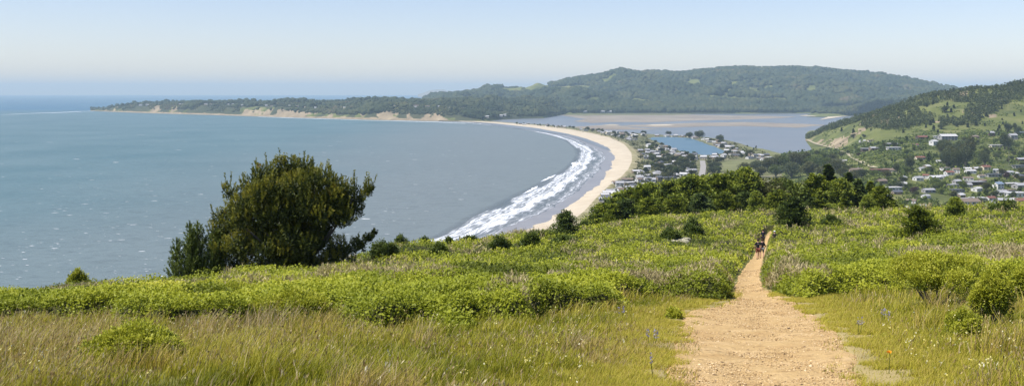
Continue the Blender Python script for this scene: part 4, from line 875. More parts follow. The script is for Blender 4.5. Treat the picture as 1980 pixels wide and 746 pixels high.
# whitecaps
n = 900; Y = 250+rng.uniform(0, 1, n)**.8*290; X = rng.uniform(-60, 1100, n); k = X < np.interp(Y, [236, 260, 300, 340, 400, 450, 560], [880, 1000, 1060, 1030, 880, 760, 600]); X, Y = X[k], Y[k]
V = []; Fc = []
for a, b in zip(X, Y):
    x, y, _ = unproj(a, b, 0); L_ = random.gammavariate(1.2, 1.7)*y/2200+.8; w = L_*random.uniform(.12, .3)*1.6; m = 7; o_ = len(V); th = random.uniform(-.25, .25)
    for i in range(m): t = i/(m-1)-.5; V.append((x+t*L_*2, y+th*t*L_*2+w*(1-4*t*t)*random.uniform(.4, 1.2), .15))
    for i in range(m): t = i/(m-1)-.5; V.append((x+t*L_*2, y+th*t*L_*2-w*(1-4*t*t)*random.uniform(.2, 1), .15))
    for i in range(m-1): Fc.append((o_+m+i, o_+m+i+1, o_+i+1, o_+i))
o = obj('whitecaps', mkmesh('whitecaps', V, Fc, [M['cap_foam']])); tag(o, 'small scattered whitecaps on the open bay', 'whitecaps', kind='stuff')
# long breakers
def breaker(pts, w, label):
    P = line(pts, 60, 0); t = np.linspace(0, 1, 60); ww = w*np.sin(t*math.pi)[:, None]*(.35+1.3*fbm(t*9+w, t*0, 3, 131))[:, None]
    d = norm(np.gradient(P, axis=0)); nr = np.stack([-d[:, 1], d[:, 0]], -1)
    strip([P-nr*ww, P-nr*ww*.3, P+nr*ww*.3, P+nr*ww], [.18, .8, .8, .18], M['cap_foam'], 'breaker', label, 'breaker', kind='stuff')
breaker([(0,222.5),(60,219.5),(110,218),(150,216),(195,214.6)], 26, 'thin white line of surf off the tip of the headland')
breaker([(1108,323),(1117,314),(1110,317)], 9, 'small white peak of foam left of the main surf')
breaker([(1045,352),(1060,345),(1075,338)], 4, 'short broken wave left of the main surf')
breaker([(1010,376),(1030,366),(1040,360)], 4, 'short broken wave at the outer edge of the surf')
breaker([(500,226.2),(560,228.4),(620,230),(700,232.5)], 9, 'thin surf line under the headland cliffs')
breaker([(700,232.8),(780,234.4),(845,236.2),(900,239)], 12, 'thin surf line joining headland and beach')

land = DN2[1:]+[(1010,480),(1300,480),(1560,470),(1560,300),(1540,299),(1510,298),(1490,292),(1460,287),(1430,277),(1400,270),(1370,266),(1340,263),(1300,262),(1250,259),(1200,255.5),(1150,250.5),(1100,245.5),(1050,240.8),(1000,238.4),(960,236.2),(915,234)]
flat('spit_ground', land, 2.9, M['lowland'], 'flat low land of the sand spit under houses and trees', 'ground')
qd = line(DN2, NB, 3); qd2 = qd+norm(q2-q1)*55; strip([qd+norm(q1-q2)*6, qd+norm(q2-q1)*25, qd2], [3.9, 5.2, 3.1], M['dune'], 'dune', 'grassy dune strip between beach and houses', 'dune')
flat('inlet', [(1253,268),(1262,265.5),(1290,264.8),(1330,266.5),(1347,271),(1362,277),(1383,284),(1401,292),(1400,296),(1385,299),(1360,300),(1340,297.5),(1320,293.5),(1300,287),(1285,281),(1268,273)], 3.1, M['inlet'], 'bright blue inlet between rows of houses', 'inlet', 7)
flat('meadow', [(1395,312),(1440,309),(1480,311),(1520,318),(1520,334),(1440,332),(1392,330)], 3.2, M['field'], 'flat green field behind the spit', 'field', 8)
flat('marsh_edge', [(1440,283),(1475,288),(1510,297),(1560,301),(1560,310),(1500,308),(1450,298),(1415,286)], 3.1, M['field'], 'grassy bank at the lagoon end of the spit', 'grass', 6)
def ribbon(name, pts, wid, mat, label, surf=None, lift=.6, z=3.3):
    P = np.array([(surf.at(*p) if surf else unproj(p[0], p[1], z)) for p in pts]); t = np.linspace(0, 1, 50); m = np.linspace(0, 1, len(P)); Q = np.stack([np.interp(t, m, P[:, k]) for k in range(3)], -1)
    for _ in range(4): Q[1:-1] = (Q[:-2]+2*Q[1:-1]+Q[2:])/4
    d = np.gradient(Q[:, :2], axis=0); d = norm(d); nr = np.stack([-d[:, 1], d[:, 0], np.zeros(50)], -1)*wid/2
    V = np.concatenate([Q-nr, Q+nr]); V[:, 2] += lift; fc = np.array([(i, i+1, 50+i+1, 50+i) for i in range(49)])[:, ::-1]
    o = obj(name, mkmesh(name, V, fc, [mat])); tag(o, label, 'road', kind='structure')
ribbon('road', [(1352,352),(1358,335),(1360,322),(1358,311)], 11, M['road'], 'pale straight road among the spit houses')
ribbon('shore_road', [(1562,271),(1580,279),(1600,284),(1622,289)], 14, M['track'], 'pale road along the lagoon shore below the hill', val, 1.2)
ribbon('hill_track', [(1628,292),(1640,296),(1650,306),(1664,312),(1680,321),(1692,325)], 11, M['track'], 'pale winding track on the green slope', val, 1.0)

# ------------------------------------------------------------------ far woods
fh = [(272,205,1),(285,205,1),(348,203.5,.9),(354,203.6,.7),(398,203.7,1),(408,203.7,.8),(442,203.5,.8),(450,203.4,.8),(468,205,.8),(515,206,.9),(525,207,.8),(560,207,.9),(575,208,.9),(590,209,.7),(610,210,.8),(666,210,.8),(728,186,1.1),(763,207,.7),(805,208,1.2),(826,209,1.1),(848,209.5,1.2),(870,211,.7),(895,211,.7),(940,229,1.2),(968,226,1),(975,225,1),(660,187.5,.8),(790,191,.9)]
def wood(nm, loft, n, v0, v1, rr, mask, label, lv=0, mat='wood', sz=.85, tlo=0., thi=1., tall=0.):
    x, y, z = loft.sample(n, v0, v1); k = mask(x, y, z); x, y, z = x[k], y[k], z[k]; r = rr*rng.uniform(.6, 1.35, len(x))*(1-.3*tall+1.1*tall*ss(.45, .75, fbm(x/110, y/110, 3, 142))); hj = fbm(x/90, y/90, 2, 140)
    V, Fc, T = blobs(np.stack([x, y, z+r*(.2+.9*hj)], -1), r, sz, lv, .34, np.clip(tlo+(thi-tlo)*(.3*rng.uniform(0, 1, len(x))+.7*fbm(x/120, y/120, 3, 141)), 0, 1))
    o = obj(nm, mkmesh(nm, V, Fc, [M[mat]], {'tint': T})); tag(o, label, 'woodland', kind='stuff')
def farclear(x, y, z):
    X, Y = Xpix(x, y), Ypix(y, z); n = fbm(x/300, y/300, 3, 145)
    c = clearing(X+12*(n-.5), Y+6*(n-.5))
    return ~c & (n > .335) & ((Y < 218.5) | (rng.uniform(0, 1, len(x)) < .6))
wood('mountain_forest', far, 42000, 1.1, 6.15, 19, farclear, 'dense forest covering the far mountain')
wood('low_ridge_woods', mid, 3500, 1.15, 2.1, 14, lambda x, y, z: fbm(x/260, y/200, 3, 98) < .52, 'dark woods on the low ridge behind the lagoon')
def headmask(x, y, z):
    X, Y = Xpix(x, y), Ypix(y, z); n = fbm(x/160, y/160, 4, 146)
    top = ss(0, 1, (y-yof_arr(X)-260)/500)
    dens = np.interp(X, [175, 230, 300, 450, 600, 700, 900, 1095], [.1, .2, .36, .45, .75, .85, .95, .95])
    cl = (n > .60-.42*dens*(.35+.65*top))
    near = np.zeros(len(x), bool)
    for a, b, _ in fh: near |= (np.abs(X-a) < 5) & (Y > b-1.5) & (Y < b+3.5)
    return cl & ~near & (Y < shY(X)-3) & ((y > yof_arr(X)+50) | (X > 880))
def yof_arr(X): return F*E/(shY(X)-HZ)
wood('headland_woods', head, 16000, 1.6, 4.1, 8.5, headmask, 'dark woods covering the headland plateau', 0, tall=1.)
wood('headland_brush', head, 9000, 1.5, 4.0, 5.5, lambda x, y, z: fbm(x/100, y/100, 3, 147) > .5, 'low brush on the headland slopes', 0, tlo=.35)
# the wooded bands on the right-hand hill (dense, read as masses)
def conis(P, h, seed, tint):
    r_ = np.random.default_rng(seed); n = len(P); nl = 46; u = r_.uniform(0, 1, (n, nl))**.8; a = r_.uniform(0, 6.283, (n, nl)); w = .27*(1-u)**.7+.03
    Q = np.stack([np.cos(a)*w, np.sin(a)*w, u*.97], -1)*h[:, None, None]+P[:, None]
    D = np.stack([np.cos(a), np.sin(a), np.full_like(a, .25)], -1)+r_.normal(size=(n, nl, 3))*.4
    return diamonds(Q.reshape(-1, 3), D.reshape(-1, 3), np.repeat(h*.26, nl)*r_.uniform(.6, 1.3, n*nl), .65, np.clip(np.repeat(tint, nl)+r_.normal(0, .12, n*nl), 0, 1))
def hillwood(x, y, z):
    X, Y = Xpix(x, y), Ypix(y, z); sl = np.interp(X, [t[0] for t in R7], [t[1] for t in R7]); d = Y-sl
    n = fbm(x/70, y/110, 3, 151)
    top = d < np.interp(X, [1560, 1600, 1650, 1700, 1800, 1860, 1980], [5, 7, 8, 12, 12, 20, 28])*(.35+1.2*n)
    b2 = np.abs(Y-(240-.13*(X-1700)+.0*X)) < np.interp(X, [1660, 1690, 1740, 1790, 1810], [0, 10, 17, 12, 0])*(.6+.8*n)
    b3 = np.abs(X-(1895+(Y-215)*-1.0)) < np.interp(Y, [195, 205, 225, 245, 250], [30, 34, 24, 14, 0])*(.5+n)
    b4 = (np.abs(Y-(237-.02*(X-1850))) < 6) & (np.abs(X-1855) < 38) & (n > .4)
    return (top | b2 | b3 | b4)
x, y, z = val.sample(30000, 6.0, 7.12); k = hillwood(x, y, z) & (Xpix(x, y) > 1560) & (Xpix(x, y) < 2060); x, y, z = x[k][:3000], y[k][:3000], z[k][:3000]
V, Fc, T = conis(np.stack([x, y, z-.5], -1), rng.uniform(7, 14, len(x)), 3, rng.uniform(.15, .75, len(x)))
o = obj('hillside_forest', mkmesh('hillside_forest', V, Fc, [M['hillwood']], {'tint': T})); tag(o, 'bands of dark conifer forest on the right-hand hill', 'woodland', kind='stuff')
x, y, z = val.sample(26000, 3.4, 7.0); X_ = Xpix(x, y); n_ = fbm(x/40, y/40, 3, 155); k = (X_ > 1590) & (X_ < 2010) & (n_ > .56) & (z > 3); x, y, z = x[k], y[k], z[k]; r = rng.uniform(1., 2.6, len(x))
V, Fc, T = blobs(np.stack([x, y, z+r*.4], -1), r, .7, 0, .3, rng.uniform(.2, 1, len(x)))
o = obj('hillside_brush', mkmesh('hillside_brush', V, Fc, [M['brdG']], {'tint': T})); tag(o, 'patches of low green brush over the valley slope', 'brush', kind='stuff')
# ------------------------------------------------------------------ houses
def gable(w, d, h, rh, ov=.5, t=.25):
    V = [(-w/2-ov, -d/2-ov, h), (w/2+ov, -d/2-ov, h), (w/2+ov, 0, h+rh), (-w/2-ov, 0, h+rh), (w/2+ov, d/2+ov, h), (-w/2-ov, d/2+ov, h)]
    V += [(a, b, c+t) for a, b, c in V]
    Fc = [(6, 7, 8, 9), (9, 8, 10, 11), (1, 0, 3, 2), (2, 3, 5, 4), (0, 1, 7, 6), (4, 5, 11, 10), (1, 2, 8, 7), (2, 4, 10, 8), (3, 0, 6, 9), (5, 3, 9, 11)]
    return V, Fc
def gwall(w, d, h, rh):
    V = [(-w/2, -d/2, -2), (w/2, -d/2, -2), (w/2, d/2, -2), (-w/2, d/2, -2), (-w/2, -d/2, h), (w/2, -d/2, h), (w/2, d/2, h), (-w/2, d/2, h), (w/2, 0, h+rh-.05), (-w/2, 0, h+rh-.05)]
    return V, [(0, 1, 5, 4), (1, 2, 6, 8, 5), (2, 3, 7, 6), (3, 0, 4, 9, 7)]
HS = [('g', 11, 8, 3.0, 2.0), ('g', 15, 9, 3.2, 1.8), ('f', 13, 9, 3.6, 0), ('g', 10, 8, 5.4, 2.2), ('f', 18, 9, 3.3, 0), ('g', 20, 10, 5.2, 2.4)]
def house_proto(shape, wc, rc):
    kd, w, d, h, rh = HS[shape]
    o = bpy.data.objects.new('house', None); COL.objects.link(o)
    V, Fc = gwall(w, d, h, rh) if kd == 'g' else boxes([(-w/2, w/2, -d/2, d/2, -2, h)])
    obj('wall', mkmesh('wall', V, Fc, [M[wc]]), o)
    V, Fc = gable(w, d, h, rh) if kd == 'g' else boxes([(-w/2-.6, w/2+.6, -d/2-.7, d/2+.6, h+.003, h+.45)])
    rf = obj('roof', mkmesh('roof', V, Fc, [M[rc]]), o)
    obj('chimney', mkmesh('chimney', *boxes([(w*.22, w*.22+.9, .5, 1.4, h+.3, h+rh+1.2)]), [M['grey' if wc != 'grey' else 'tan']]), rf)
    fl = [1.0] if h < 5 else [.9, 3.4]; k = max(2, int(w/4))
    for z0 in fl:
        for i in range(k):
            xc = -w/2+w*(i+.5)/k
            if z0 == fl[0] and i == k//2: obj('door', mkmesh('door', *boxes([(xc-.5, xc+.5, -d/2-.06, -d/2-.003, 0, 2.1)]), [M['door']]), o); continue
            obj('window', mkmesh('window', *boxes([(xc-w/k*.32, xc+w/k*.32, -d/2-.05, -d/2-.003, z0, z0+1.3)]), [M['glass']]), o)
    obj('window', mkmesh('window', *boxes([(-w/2-.05, -w/2-.003, -1.2, 1.2, fl[-1], fl[-1]+1.3)]), [M['glass']]), o)
    return o
WN = {'white': 'white', 'cream': 'cream', 'tan': 'brown wood', 'grey': 'grey', 'brown': 'dark brown'}
RN = {'roofG': 'grey', 'roofW': 'pale', 'roofB': 'brown', 'roofR': 'red-brown', 'roofD': 'dark', 'roofBl': 'blue-grey'}
def house(shape, wc, rc, loc, where, group, rz=None, sc=1.0, extra=''):
    lb = ('%s %s house with %s roof %s' % (extra or ('long low' if shape == 4 else 'flat-roofed' if HS[shape][0] == 'f' else 'two-storey' if HS[shape][3] > 5 else 'small'), WN[wc], RN[rc], where))
    return LIB.put(('h', shape, wc, rc), lambda: house_proto(shape, wc, rc), 'house', lb, 'house', loc, group, random.uniform(-.6, .6) if rz is None else rz, (sc, sc, sc))
rr = random.Random(12)
taken = []
def free(x, y, d):
    for a, b, c in taken:
        if abs(a-x) < (c+d) and abs(b-y) < (c+d)*1.6: return False
    taken.append((x, y, d)); return True
def pick(seq): return rr.choice(seq)
WC = ['white', 'white', 'cream', 'grey', 'tan', 'tan']; RC = ['roofG', 'roofG', 'roofW', 'roofW', 'roofB', 'roofD']
# rows of houses on the spit: (zone words, picture polygon, wanted number)
def inpoly(x, y, P):
    c = False; j = len(P)-1
    for i in range(len(P)):
        if (P[i][1] > y) != (P[j][1] > y) and x < (P[j][0]-P[i][0])*(y-P[i][1])/(P[j][1]-P[i][1])+P[i][0]: c = not c
        j = i
    return c
zones = [('at the thin spit end', [(965,238.5),(1000,239.4),(1050,242),(1100,246.5),(1100,249),(1040,243.5)], 16, 2.0),
 ('on the middle of the spit', [(1100,247),(1150,252),(1200,257),(1250,261),(1255,266),(1220,274),(1200,267),(1150,256),(1100,250)], 38, 2.6),
 ('by the beach bend', [(1228,276),(1262,278),(1290,290),(1310,300),(1300,312),(1250,312),(1240,300)], 24, 3.4),
 ('beyond the blue inlet', [(1255,260.5),(1330,263.5),(1345,265),(1352,270),(1330,265.5),(1260,264)], 14, 2.2),
 ('right of the blue inlet', [(1358,268),(1380,272),(1420,284),(1440,297),(1420,304),(1405,296),(1380,282),(1360,275)], 30, 2.8),
 ('before the blue inlet', [(1268,277),(1290,286),(1320,297),(1350,303),(1400,303),(1398,312),(1340,310),(1290,299)], 26, 3.6),
 ('near the spit lagoon end', [(1440,296),(1480,300),(1500,306),(1495,311),(1440,308)], 9, 3.2),
 ('among trees beyond the wood', [(1240,318),(1340,318),(1350,345),(1300,352),(1240,352),(1225,340)], 30, 4.6),
 ('right beside the near beach', [(1195,352),(1225,345),(1270,350),(1250,366),(1200,382),(1165,395),(1160,388),(1180,368)], 26, 5.0)]
for where, poly, cnt, rad in zones:
    xs = [p[0] for p in poly]; ys2 = [p[1] for p in poly]; got = 0
    for _ in range(cnt*60):
        if got >= cnt: break
        X, Y = rr.uniform(min(xs), max(xs)), rr.uniform(min(ys2), max(ys2))
        if not inpoly(X, Y, poly): continue
        if 1346 < X < 1368 and Y > 308: continue
        x, y, z = unproj(X, Y, 3.0)
        if not free(x, y, 6.6): continue
        house(pick([0, 1, 2, 3, 0, 4]), pick(WC), pick(RC), (x, y, 3.0), where, 'houses '+where, rr.uniform(-.5, .9), rr.uniform(.95, 1.25)); got += 1
# trees among them
tz = [('on the thin end of the spit', [(975,238.8),(1050,242),(1110,247),(1110,250),(1040,244)], 15, (7, 12)),
 ('behind the middle of the spit', [(1110,248),(1150,252),(1215,259),(1250,264),(1215,272),(1150,257)], 22, (8, 13)),
 ('around the beach bend', [(1232,278),(1270,276),(1300,292),(1345,306),(1340,340),(1290,345),(1245,335),(1236,300)], 42, (9, 16)),
 ('along the banks of the blue inlet', [(1365,268),(1400,276),(1440,290),(1460,304),(1425,308),(1405,303),(1340,303),(1300,294),(1400,290)], 25, (7, 12)),
 ('left of the pale road', [(1270,312),(1345,312),(1343,340),(1280,340)], 14, (9, 15)),
 ('right of the pale road', [(1370,306),(1395,306),(1392,335),(1372,340)], 14, (8, 13)),
 ('near the beach houses', [(1215,345),(1260,340),(1260,355),(1200,375),(1190,372)], 8, (4, 7))]
def on_inlet(X, Y): return inpoly(X, Y, [(1250,268),(1262,264),(1290,263),(1332,265),(1350,271),(1362,276),(1385,283),(1404,292),(1402,297),(1385,301),(1360,302),(1340,299),(1320,295),(1300,289),(1285,283),(1266,274)])
for where, poly, cnt, hh in tz:
    xs = [p[0] for p in poly]; ys2 = [p[1] for p in poly]; got = 0
    for _ in range(cnt*60):
        if got >= cnt: break
        X, Y = rr.uniform(min(xs), max(xs)), rr.uniform(min(ys2), max(ys2))
        if not inpoly(X, Y, poly) or on_inlet(X, Y) or (1348 < X < 1366 and Y > 308): continue
        x, y, z = unproj(X, Y, 3.0)
        if not free(x, y, 3): continue
        mk = pick(['brdD', 'brdD', 'brdD', 'brd', 'brdG']); tree('far', mk, rr.randrange(4), 'broadleaf_tree', {'brdD': 'dark rounded tree ', 'brd': 'olive rounded tree ', 'brdG': 'green rounded tree '}[mk]+where, (x, y, 2.8), rr.uniform(*hh), 1.15, 'trees '+where); got += 1
for X, Y, h, l in [(1333,267,8,'small round tree at the far bank of the blue inlet'),(1352,268,11,'taller round tree at the corner of the blue inlet'),(1293,262,6,'flat dark tree on the far bank of the blue inlet'),(1393,275,10,'lone round tree behind the right bank houses'),(1245,261,6,'flat dark tree at the left end of the inlet bank')]:
    tree('far', 'brdD', 1, 'broadleaf_tree', l, unproj(X, Y, 2.8), h*unproj(X, Y, 2.8)[1]/F*1.6, 1.2, 'trees beside the blue inlet')
# brown-green trees between spit and valley
for X, Y, h in [(1440,336,22),(1462,334,26),(1484,334,30),(1503,332,34),(1522,330,36),(1541,328,38),(1560,327,36),(1580,328,32),(1600,332,30),(1618,334,30),(1500,345,30),(1530,345,34),(1565,345,36),(1595,348,34),(1630,345,24),(1470,345,24),(1550,310,18),(1535,304,12),(1590,310,20),(1610,312,16),(1580,303,14),(1650,352,26),(1665,345,20)]:
    p = val.at(X, Y) or unproj(X, Y, 3); p2 = (p[0], p[1], max(p[2], 2.8)-.3); mk = pick(['brd', 'brd', 'brdG', 'brdD'])
    tree('brd', mk, rr.randrange(4), 'broadleaf_tree', {'brd': 'olive brown', 'brdG': 'green', 'brdD': 'dark'}[mk]+' rounded tree behind the conifer wood', p2, h*p[1]/F, 1.15, 'rounded trees behind the conifer wood')
# village houses on the right: column, row, shape, wall, roof, scale, angle
vh = [(1868,402,5,'white','roofB',1.0,.15,'big'),(1917,405,3,'white','roofG',.8,.5,''),(1727,368,4,'white','roofW',.8,.2,''),(1744,361,0,'white','roofW',.8,-.2,''),(1705,355,0,'tan','roofB',.8,.3,''),(1775,349,0,'white','roofG',.8,.3,''),
 (1790,346,3,'white','roofR',.6,-.4,''),(1808,348,1,'white','roofW',.85,.1,''),(1835,338,0,'white','roofR',.8,.2,''),(1840,362,4,'cream','roofG',.7,.25,''),(1850,358,3,'grey','roofG',.7,.3,''),(1886,358,4,'brown','roofG',.9,.2,''),
 (1876,335,1,'white','roofW',.7,.1,''),(1905,328,0,'cream','roofR',.9,.3,''),(1925,335,3,'white','roofG',.6,-.3,''),(1948,338,1,'white','roofG',.8,.2,''),(1965,340,3,'white','roofW',.5,.6,''),(1955,360,4,'cream','roofW',.8,.2,''),
 (1930,365,3,'white','roofBl',.8,.4,''),(1975,365,1,'grey','roofG',1,.2,''),(1962,380,4,'white','roofW',1,.1,''),(1936,378,0,'white','roofG',.9,.3,''),(1920,342,4,'grey','roofD',.8,.1,''),(1970,325,4,'grey','roofD',.8,.2,''),
 (1975,312,1,'brown','roofG',.8,.1,''),(1795,372,1,'grey','roofG',.7,.2,''),(1790,383,0,'white','roofG',.6,.3,''),(1850,372,4,'grey','roofD',.7,.2,''),(1815,315,0,'white','roofW',.6,.2,''),(1783,330,0,'white','roofG',.7,.3,''),
 (1680,293,4,'brown','roofG',1.15,-.1,'long dark'),(1692,291,1,'tan','roofG',1,.1,''),(1722,283,4,'grey','roofW',1.1,.1,''),(1728,290,4,'white','roofW',1,.05,''),(1668,275,1,'white','roofW',.7,.1,''),(1685,274,4,'cream','roofB',.7,.1,''),
 (1770,283,0,'white','roofR',.7,.3,''),(1783,270,1,'brown','roofR',1.1,.2,'red-roofed'),(1805,281,3,'white','roofW',1.0,.5,'tall gabled'),(1832,272,5,'grey','roofW',1.25,.1,'very long'),(1818,268,4,'grey','roofW',1.0,.1,''),(1827,282,3,'white','roofG',.4,.3,'tiny'),
 (1915,264,3,'brown','roofG',1,.2,''),(1958,270,3,'grey','roofG',1.1,.1,''),(1975,260,4,'grey','roofBl',1.0,.1,''),(1885,268,0,'tan','roofB',.9,.2,''),(1623,311,4,'white','roofG',.55,.2,''),(1633,313,0,'white','roofW',.5,.2,''),
 (1655,333,1,'tan','roofB',.9,.2,''),(1700,334,4,'tan','roofR',1,.1,''),(1720,334,1,'cream','roofB',.9,-.1,''),(1778,309,1,'cream','roofR',.8,.2,''),(1925,285,4,'cream','roofW',.9,.1,''),(1700,398,0,'white','roofG',.5,.1,''),
 (1890,388,4,'cream','roofW',.7,.1,''),(1915,388,0,'white','roofR',.7,.3,''),(1955,393,1,'grey','roofW',.8,.2,''),(1975,394,0,'tan','roofR',.9,.1,'')]
for i, (X, Y, sp_, wc, rc, sc, rz, ex) in enumerate(vh):
    p = val.at(X, Y)
    if p is None: continue
    wh = 'on the upper village terrace' if Y < 300 else 'in the lower village' if Y > 345 else 'in the middle of the village'
    taken.append((p[0], p[1], 9*sc)); house(sp_, wc, rc, (p[0], p[1], p[2]+.3), wh, 'houses '+wh, rz, sc*1.35, ex)
got = 0
for _ in range(3000):
    if got >= 24: break
    X, Y = rr.uniform(1690, 1982), rr.uniform(325, 408)
    p = val.at(X, Y)
    if p is None or not free(p[0], p[1], 8): continue
    wh = 'in the lower village' if Y > 345 else 'in the middle of the village'
    house(pick([0, 1, 2, 0, 3]), pick(WC), pick(RC+['roofB']), (p[0], p[1], p[2]+.3), wh, 'houses '+wh, rr.uniform(-.5, .7), rr.uniform(.8, 1.0)); got += 1
x, y, z = val.sample(60000, 1.3, 5.4); X_ = Xpix(x, y); n_ = fbm(x/30, y/30, 3, 156); k = (X_ > 1500) & (X_ < 2010) & (n_ > .47) & (z > 3.2)
hp = [q_ for q_ in taken if q_[1] > 900 and q_[2] >= 4.5]
for a_, b_, c_ in hp: k &= ~((np.abs(x-a_) < c_+2) & (y < b_+8) & (y > b_-26))
x, y, z = x[k][:15000], y[k][:15000], z[k][:15000]; r = .7+rng.gamma(1.2, .8, len(x))
nl = 6; P = np.repeat(np.stack([x, y, z+r*.4], -1), nl, 0)+rdir(len(x)*nl)*np.repeat(r, nl)[:, None]*.8
V, Fc, T = diamonds(P, rdir(len(P))+np.array([0, 0, .5]), np.repeat(r, nl)*1.1, .8, np.clip(np.repeat(fbm(x/25, y/25, 2, 157), nl)+rng.normal(0, .15, len(P)), 0, 1))
o = obj('garden_brush', mkmesh('garden_brush', V, Fc, [M['brdG']], {'tint': T})); tag(o, 'green hedges and undergrowth between the village houses', 'brush', kind='stuff')

# low garden shrubs between the houses of the spit
X = rng.uniform(1000, 1500, 40000); Y = 240+rng.uniform(0, 1, 40000)**.7*130; P2 = [(1010,240),(1100,246.5),(1200,256.5),(1250,262),(1262,275),(1300,292),(1345,303),(1405,304),(1425,288),(1385,274),(1340,264),(1420,276),(1490,298),(1440,309),(1392,312),(1390,345),(1300,360),(1200,385),(1165,398),(1205,352),(1232,325),(1232,296),(1212,279),(1150,259),(1060,246)]
k = np.array([inpoly(a_, b_, P2) and not on_inlet(a_, b_) and not (1346 < a_ < 1368 and b_ > 308) for a_, b_ in zip(X, Y)]); X, Y = X[k], Y[k]; y = F*(E-3)/(Y-HZ); x = (X-CX)/F*y
k = (fbm(x/28, y/28, 3, 160) > .46) & (rng.uniform(0, 1, len(x)) < .75)
for a_, b_, c_ in taken:
    if c_ >= 6: k &= ~((np.abs(x-a_) < 7) & (y < b_+5) & (y > b_-14))
x, y = x[k], y[k]; r = .9+rng.gamma(1.3, .8, len(x)); nl = 6; P = np.repeat(np.stack([x, y, 3+r*.4], -1), nl, 0)+rdir(len(x)*nl)*np.repeat(r, nl)[:, None]*.8
V, Fc, T = diamonds(P, rdir(len(P))+np.array([0, 0, .5]), np.repeat(r, nl)*1.1, .8, np.clip(np.repeat(fbm(x/40, y/40, 2, 161), nl)+rng.normal(0, .15, len(P)), 0, 1))
o = obj('spit_shrubs', mkmesh('spit_shrubs', V, Fc, [M['brd']], {'tint': T})); tag(o, 'low olive garden shrubs between the spit houses', 'brush', kind='stuff')

# village trees
def vtree(X, Y, hm, kd, mk, nm_, lb, grp, w=1.1):
    p = val.at(X, Y)
    if p is None or p[2] < 1.3: return
    tree(kd, mk, rr.randrange(4), nm_, lb, (p[0], p[1], p[2]-.4), hm, w, grp)
got = 0
for _ in range(7000):
    if got >= 118: break
    X, Y = rr.uniform(1625, 1985), rr.uniform(268, 408)
    if Y < 268+max(0, (1700-X)*.35): continue
    p = val.at(X, Y)
    if p is None or not free(p[0], p[1], 3.2): continue
    if 1640 < X < 1740 and 296 < Y < 325 and rr.random() < .8: continue
    mk = rr.choices(['brdG', 'brd', 'brdD', 'brdR', 'conB'], [5, 4, 3, .3, 1])[0]; fir = mk == 'conB'
    wh = 'on the upper village terrace' if Y < 300 else 'in the lower village' if Y > 345 else 'in the middle of the village'
    vtree(X, Y, rr.uniform(6, 13)*(1.3 if fir else 1), 'farcon' if fir else 'brd', mk, 'fir_tree' if fir else 'broadleaf_tree', {'brdG': 'fresh green rounded tree ', 'brd': 'olive rounded tree ', 'brdD': 'dark rounded tree ', 'brdR': 'purple-brown rounded tree ', 'conB': 'dark pointed fir '}[mk]+wh, 'trees '+wh); got += 1
for i in range(28):                       # the tall dark grove
    X = rr.uniform(1806, 1908); Y = rr.uniform(300, 331)-abs(X-1865)*.15
    vtree(X, Y, np.interp(X, [1806, 1830, 1870, 1890, 1908], [20, 30, 40, 44, 24])*rr.uniform(.75, 1.05), 'brd', pick(['brdD', 'brdD', 'brd']), 'tall_tree', 'tall dark tree in the big grove above the village', 'tall trees of the dark village grove', .62)
for X, Y, h, l in [(1942,292,36,'tall narrow dark tree right of the big grove'),(1950,290,26,'dark tree just right of the tall narrow tree'),(1968,262,22,'tall dark tree on the terrace at far right'),(1948,258,26,'pointed dark tree on the terrace near the right edge'),(1757,332,26,'broad dark tree standing in a green garden'),(1735,335,18,'dark pointed tree left of the broad garden tree'),(1962,252,18,'second dark tree on the terrace near the right edge')]:
    vtree(X, Y, h, 'brd', 'brdD', 'tall_tree', l, 'tall single trees of the village', .75)
# single trees dotted over the grassy hill
got = 0
for _ in range(900):
    if got >= 55: break
    X, Y = rr.uniform(1610, 1978), rr.uniform(196, 262); sl = np.interp(X, [t[0] for t in R7], [t[1] for t in R7])
    if Y < sl+10: continue
    p = val.at(X, Y)
    if p is None or p[2] < 8 or not free(p[0], p[1], 10): continue
    tree('farcon', 'brdD', rr.randrange(4), 'conifer', 'single dark tree on the '+('upper' if Y < 225 else 'middle' if Y < 243 else 'lower')+' grassy slope of the hill', (p[0], p[1], p[2]-.5), rr.uniform(5, 12), 1.5, 'single trees on the grassy hill'); got += 1
for X, Y, h, l in [(1650,268,14,'dark round tree on the lower slope, left of a pair'),(1670,267,11,'dark round tree on the lower slope, right of a pair'),(1819,250,15,'lone dark tree on the green terrace'),(1827,219,20,'tall dark tree alone on the upper slope'),(1894,226,17,'dark slanting tree clump on the upper slope')]:
    vtree(X, Y, h, 'brd', 'brdD', 'broadleaf_tree', l, 'trees on the grassy hill', 1.1)
# trees along the skyline of the hill
for i in range(46):
    X = 1800+i*4.1+rr.uniform(-1.5, 1.5); sl = float(np.interp(X, [t[0] for t in R7], [t[1] for t in R7])); y = float(np.interp(X, [t[0] for t in R7], [t[2] for t in R7]))
    x = (X-CX)/F*y; j = int(np.argmin(abs(val.X-X))); z = float(np.interp(y, val.Yd[:, j], val.Z[:, j])); tree('farcon', 'brdD', i, 'conifer', 'dark conifer on the skyline of the right-hand hill', (x, y, z-.5), rr.uniform(7, 13), 1.3, 'conifers on the skyline of the hill')
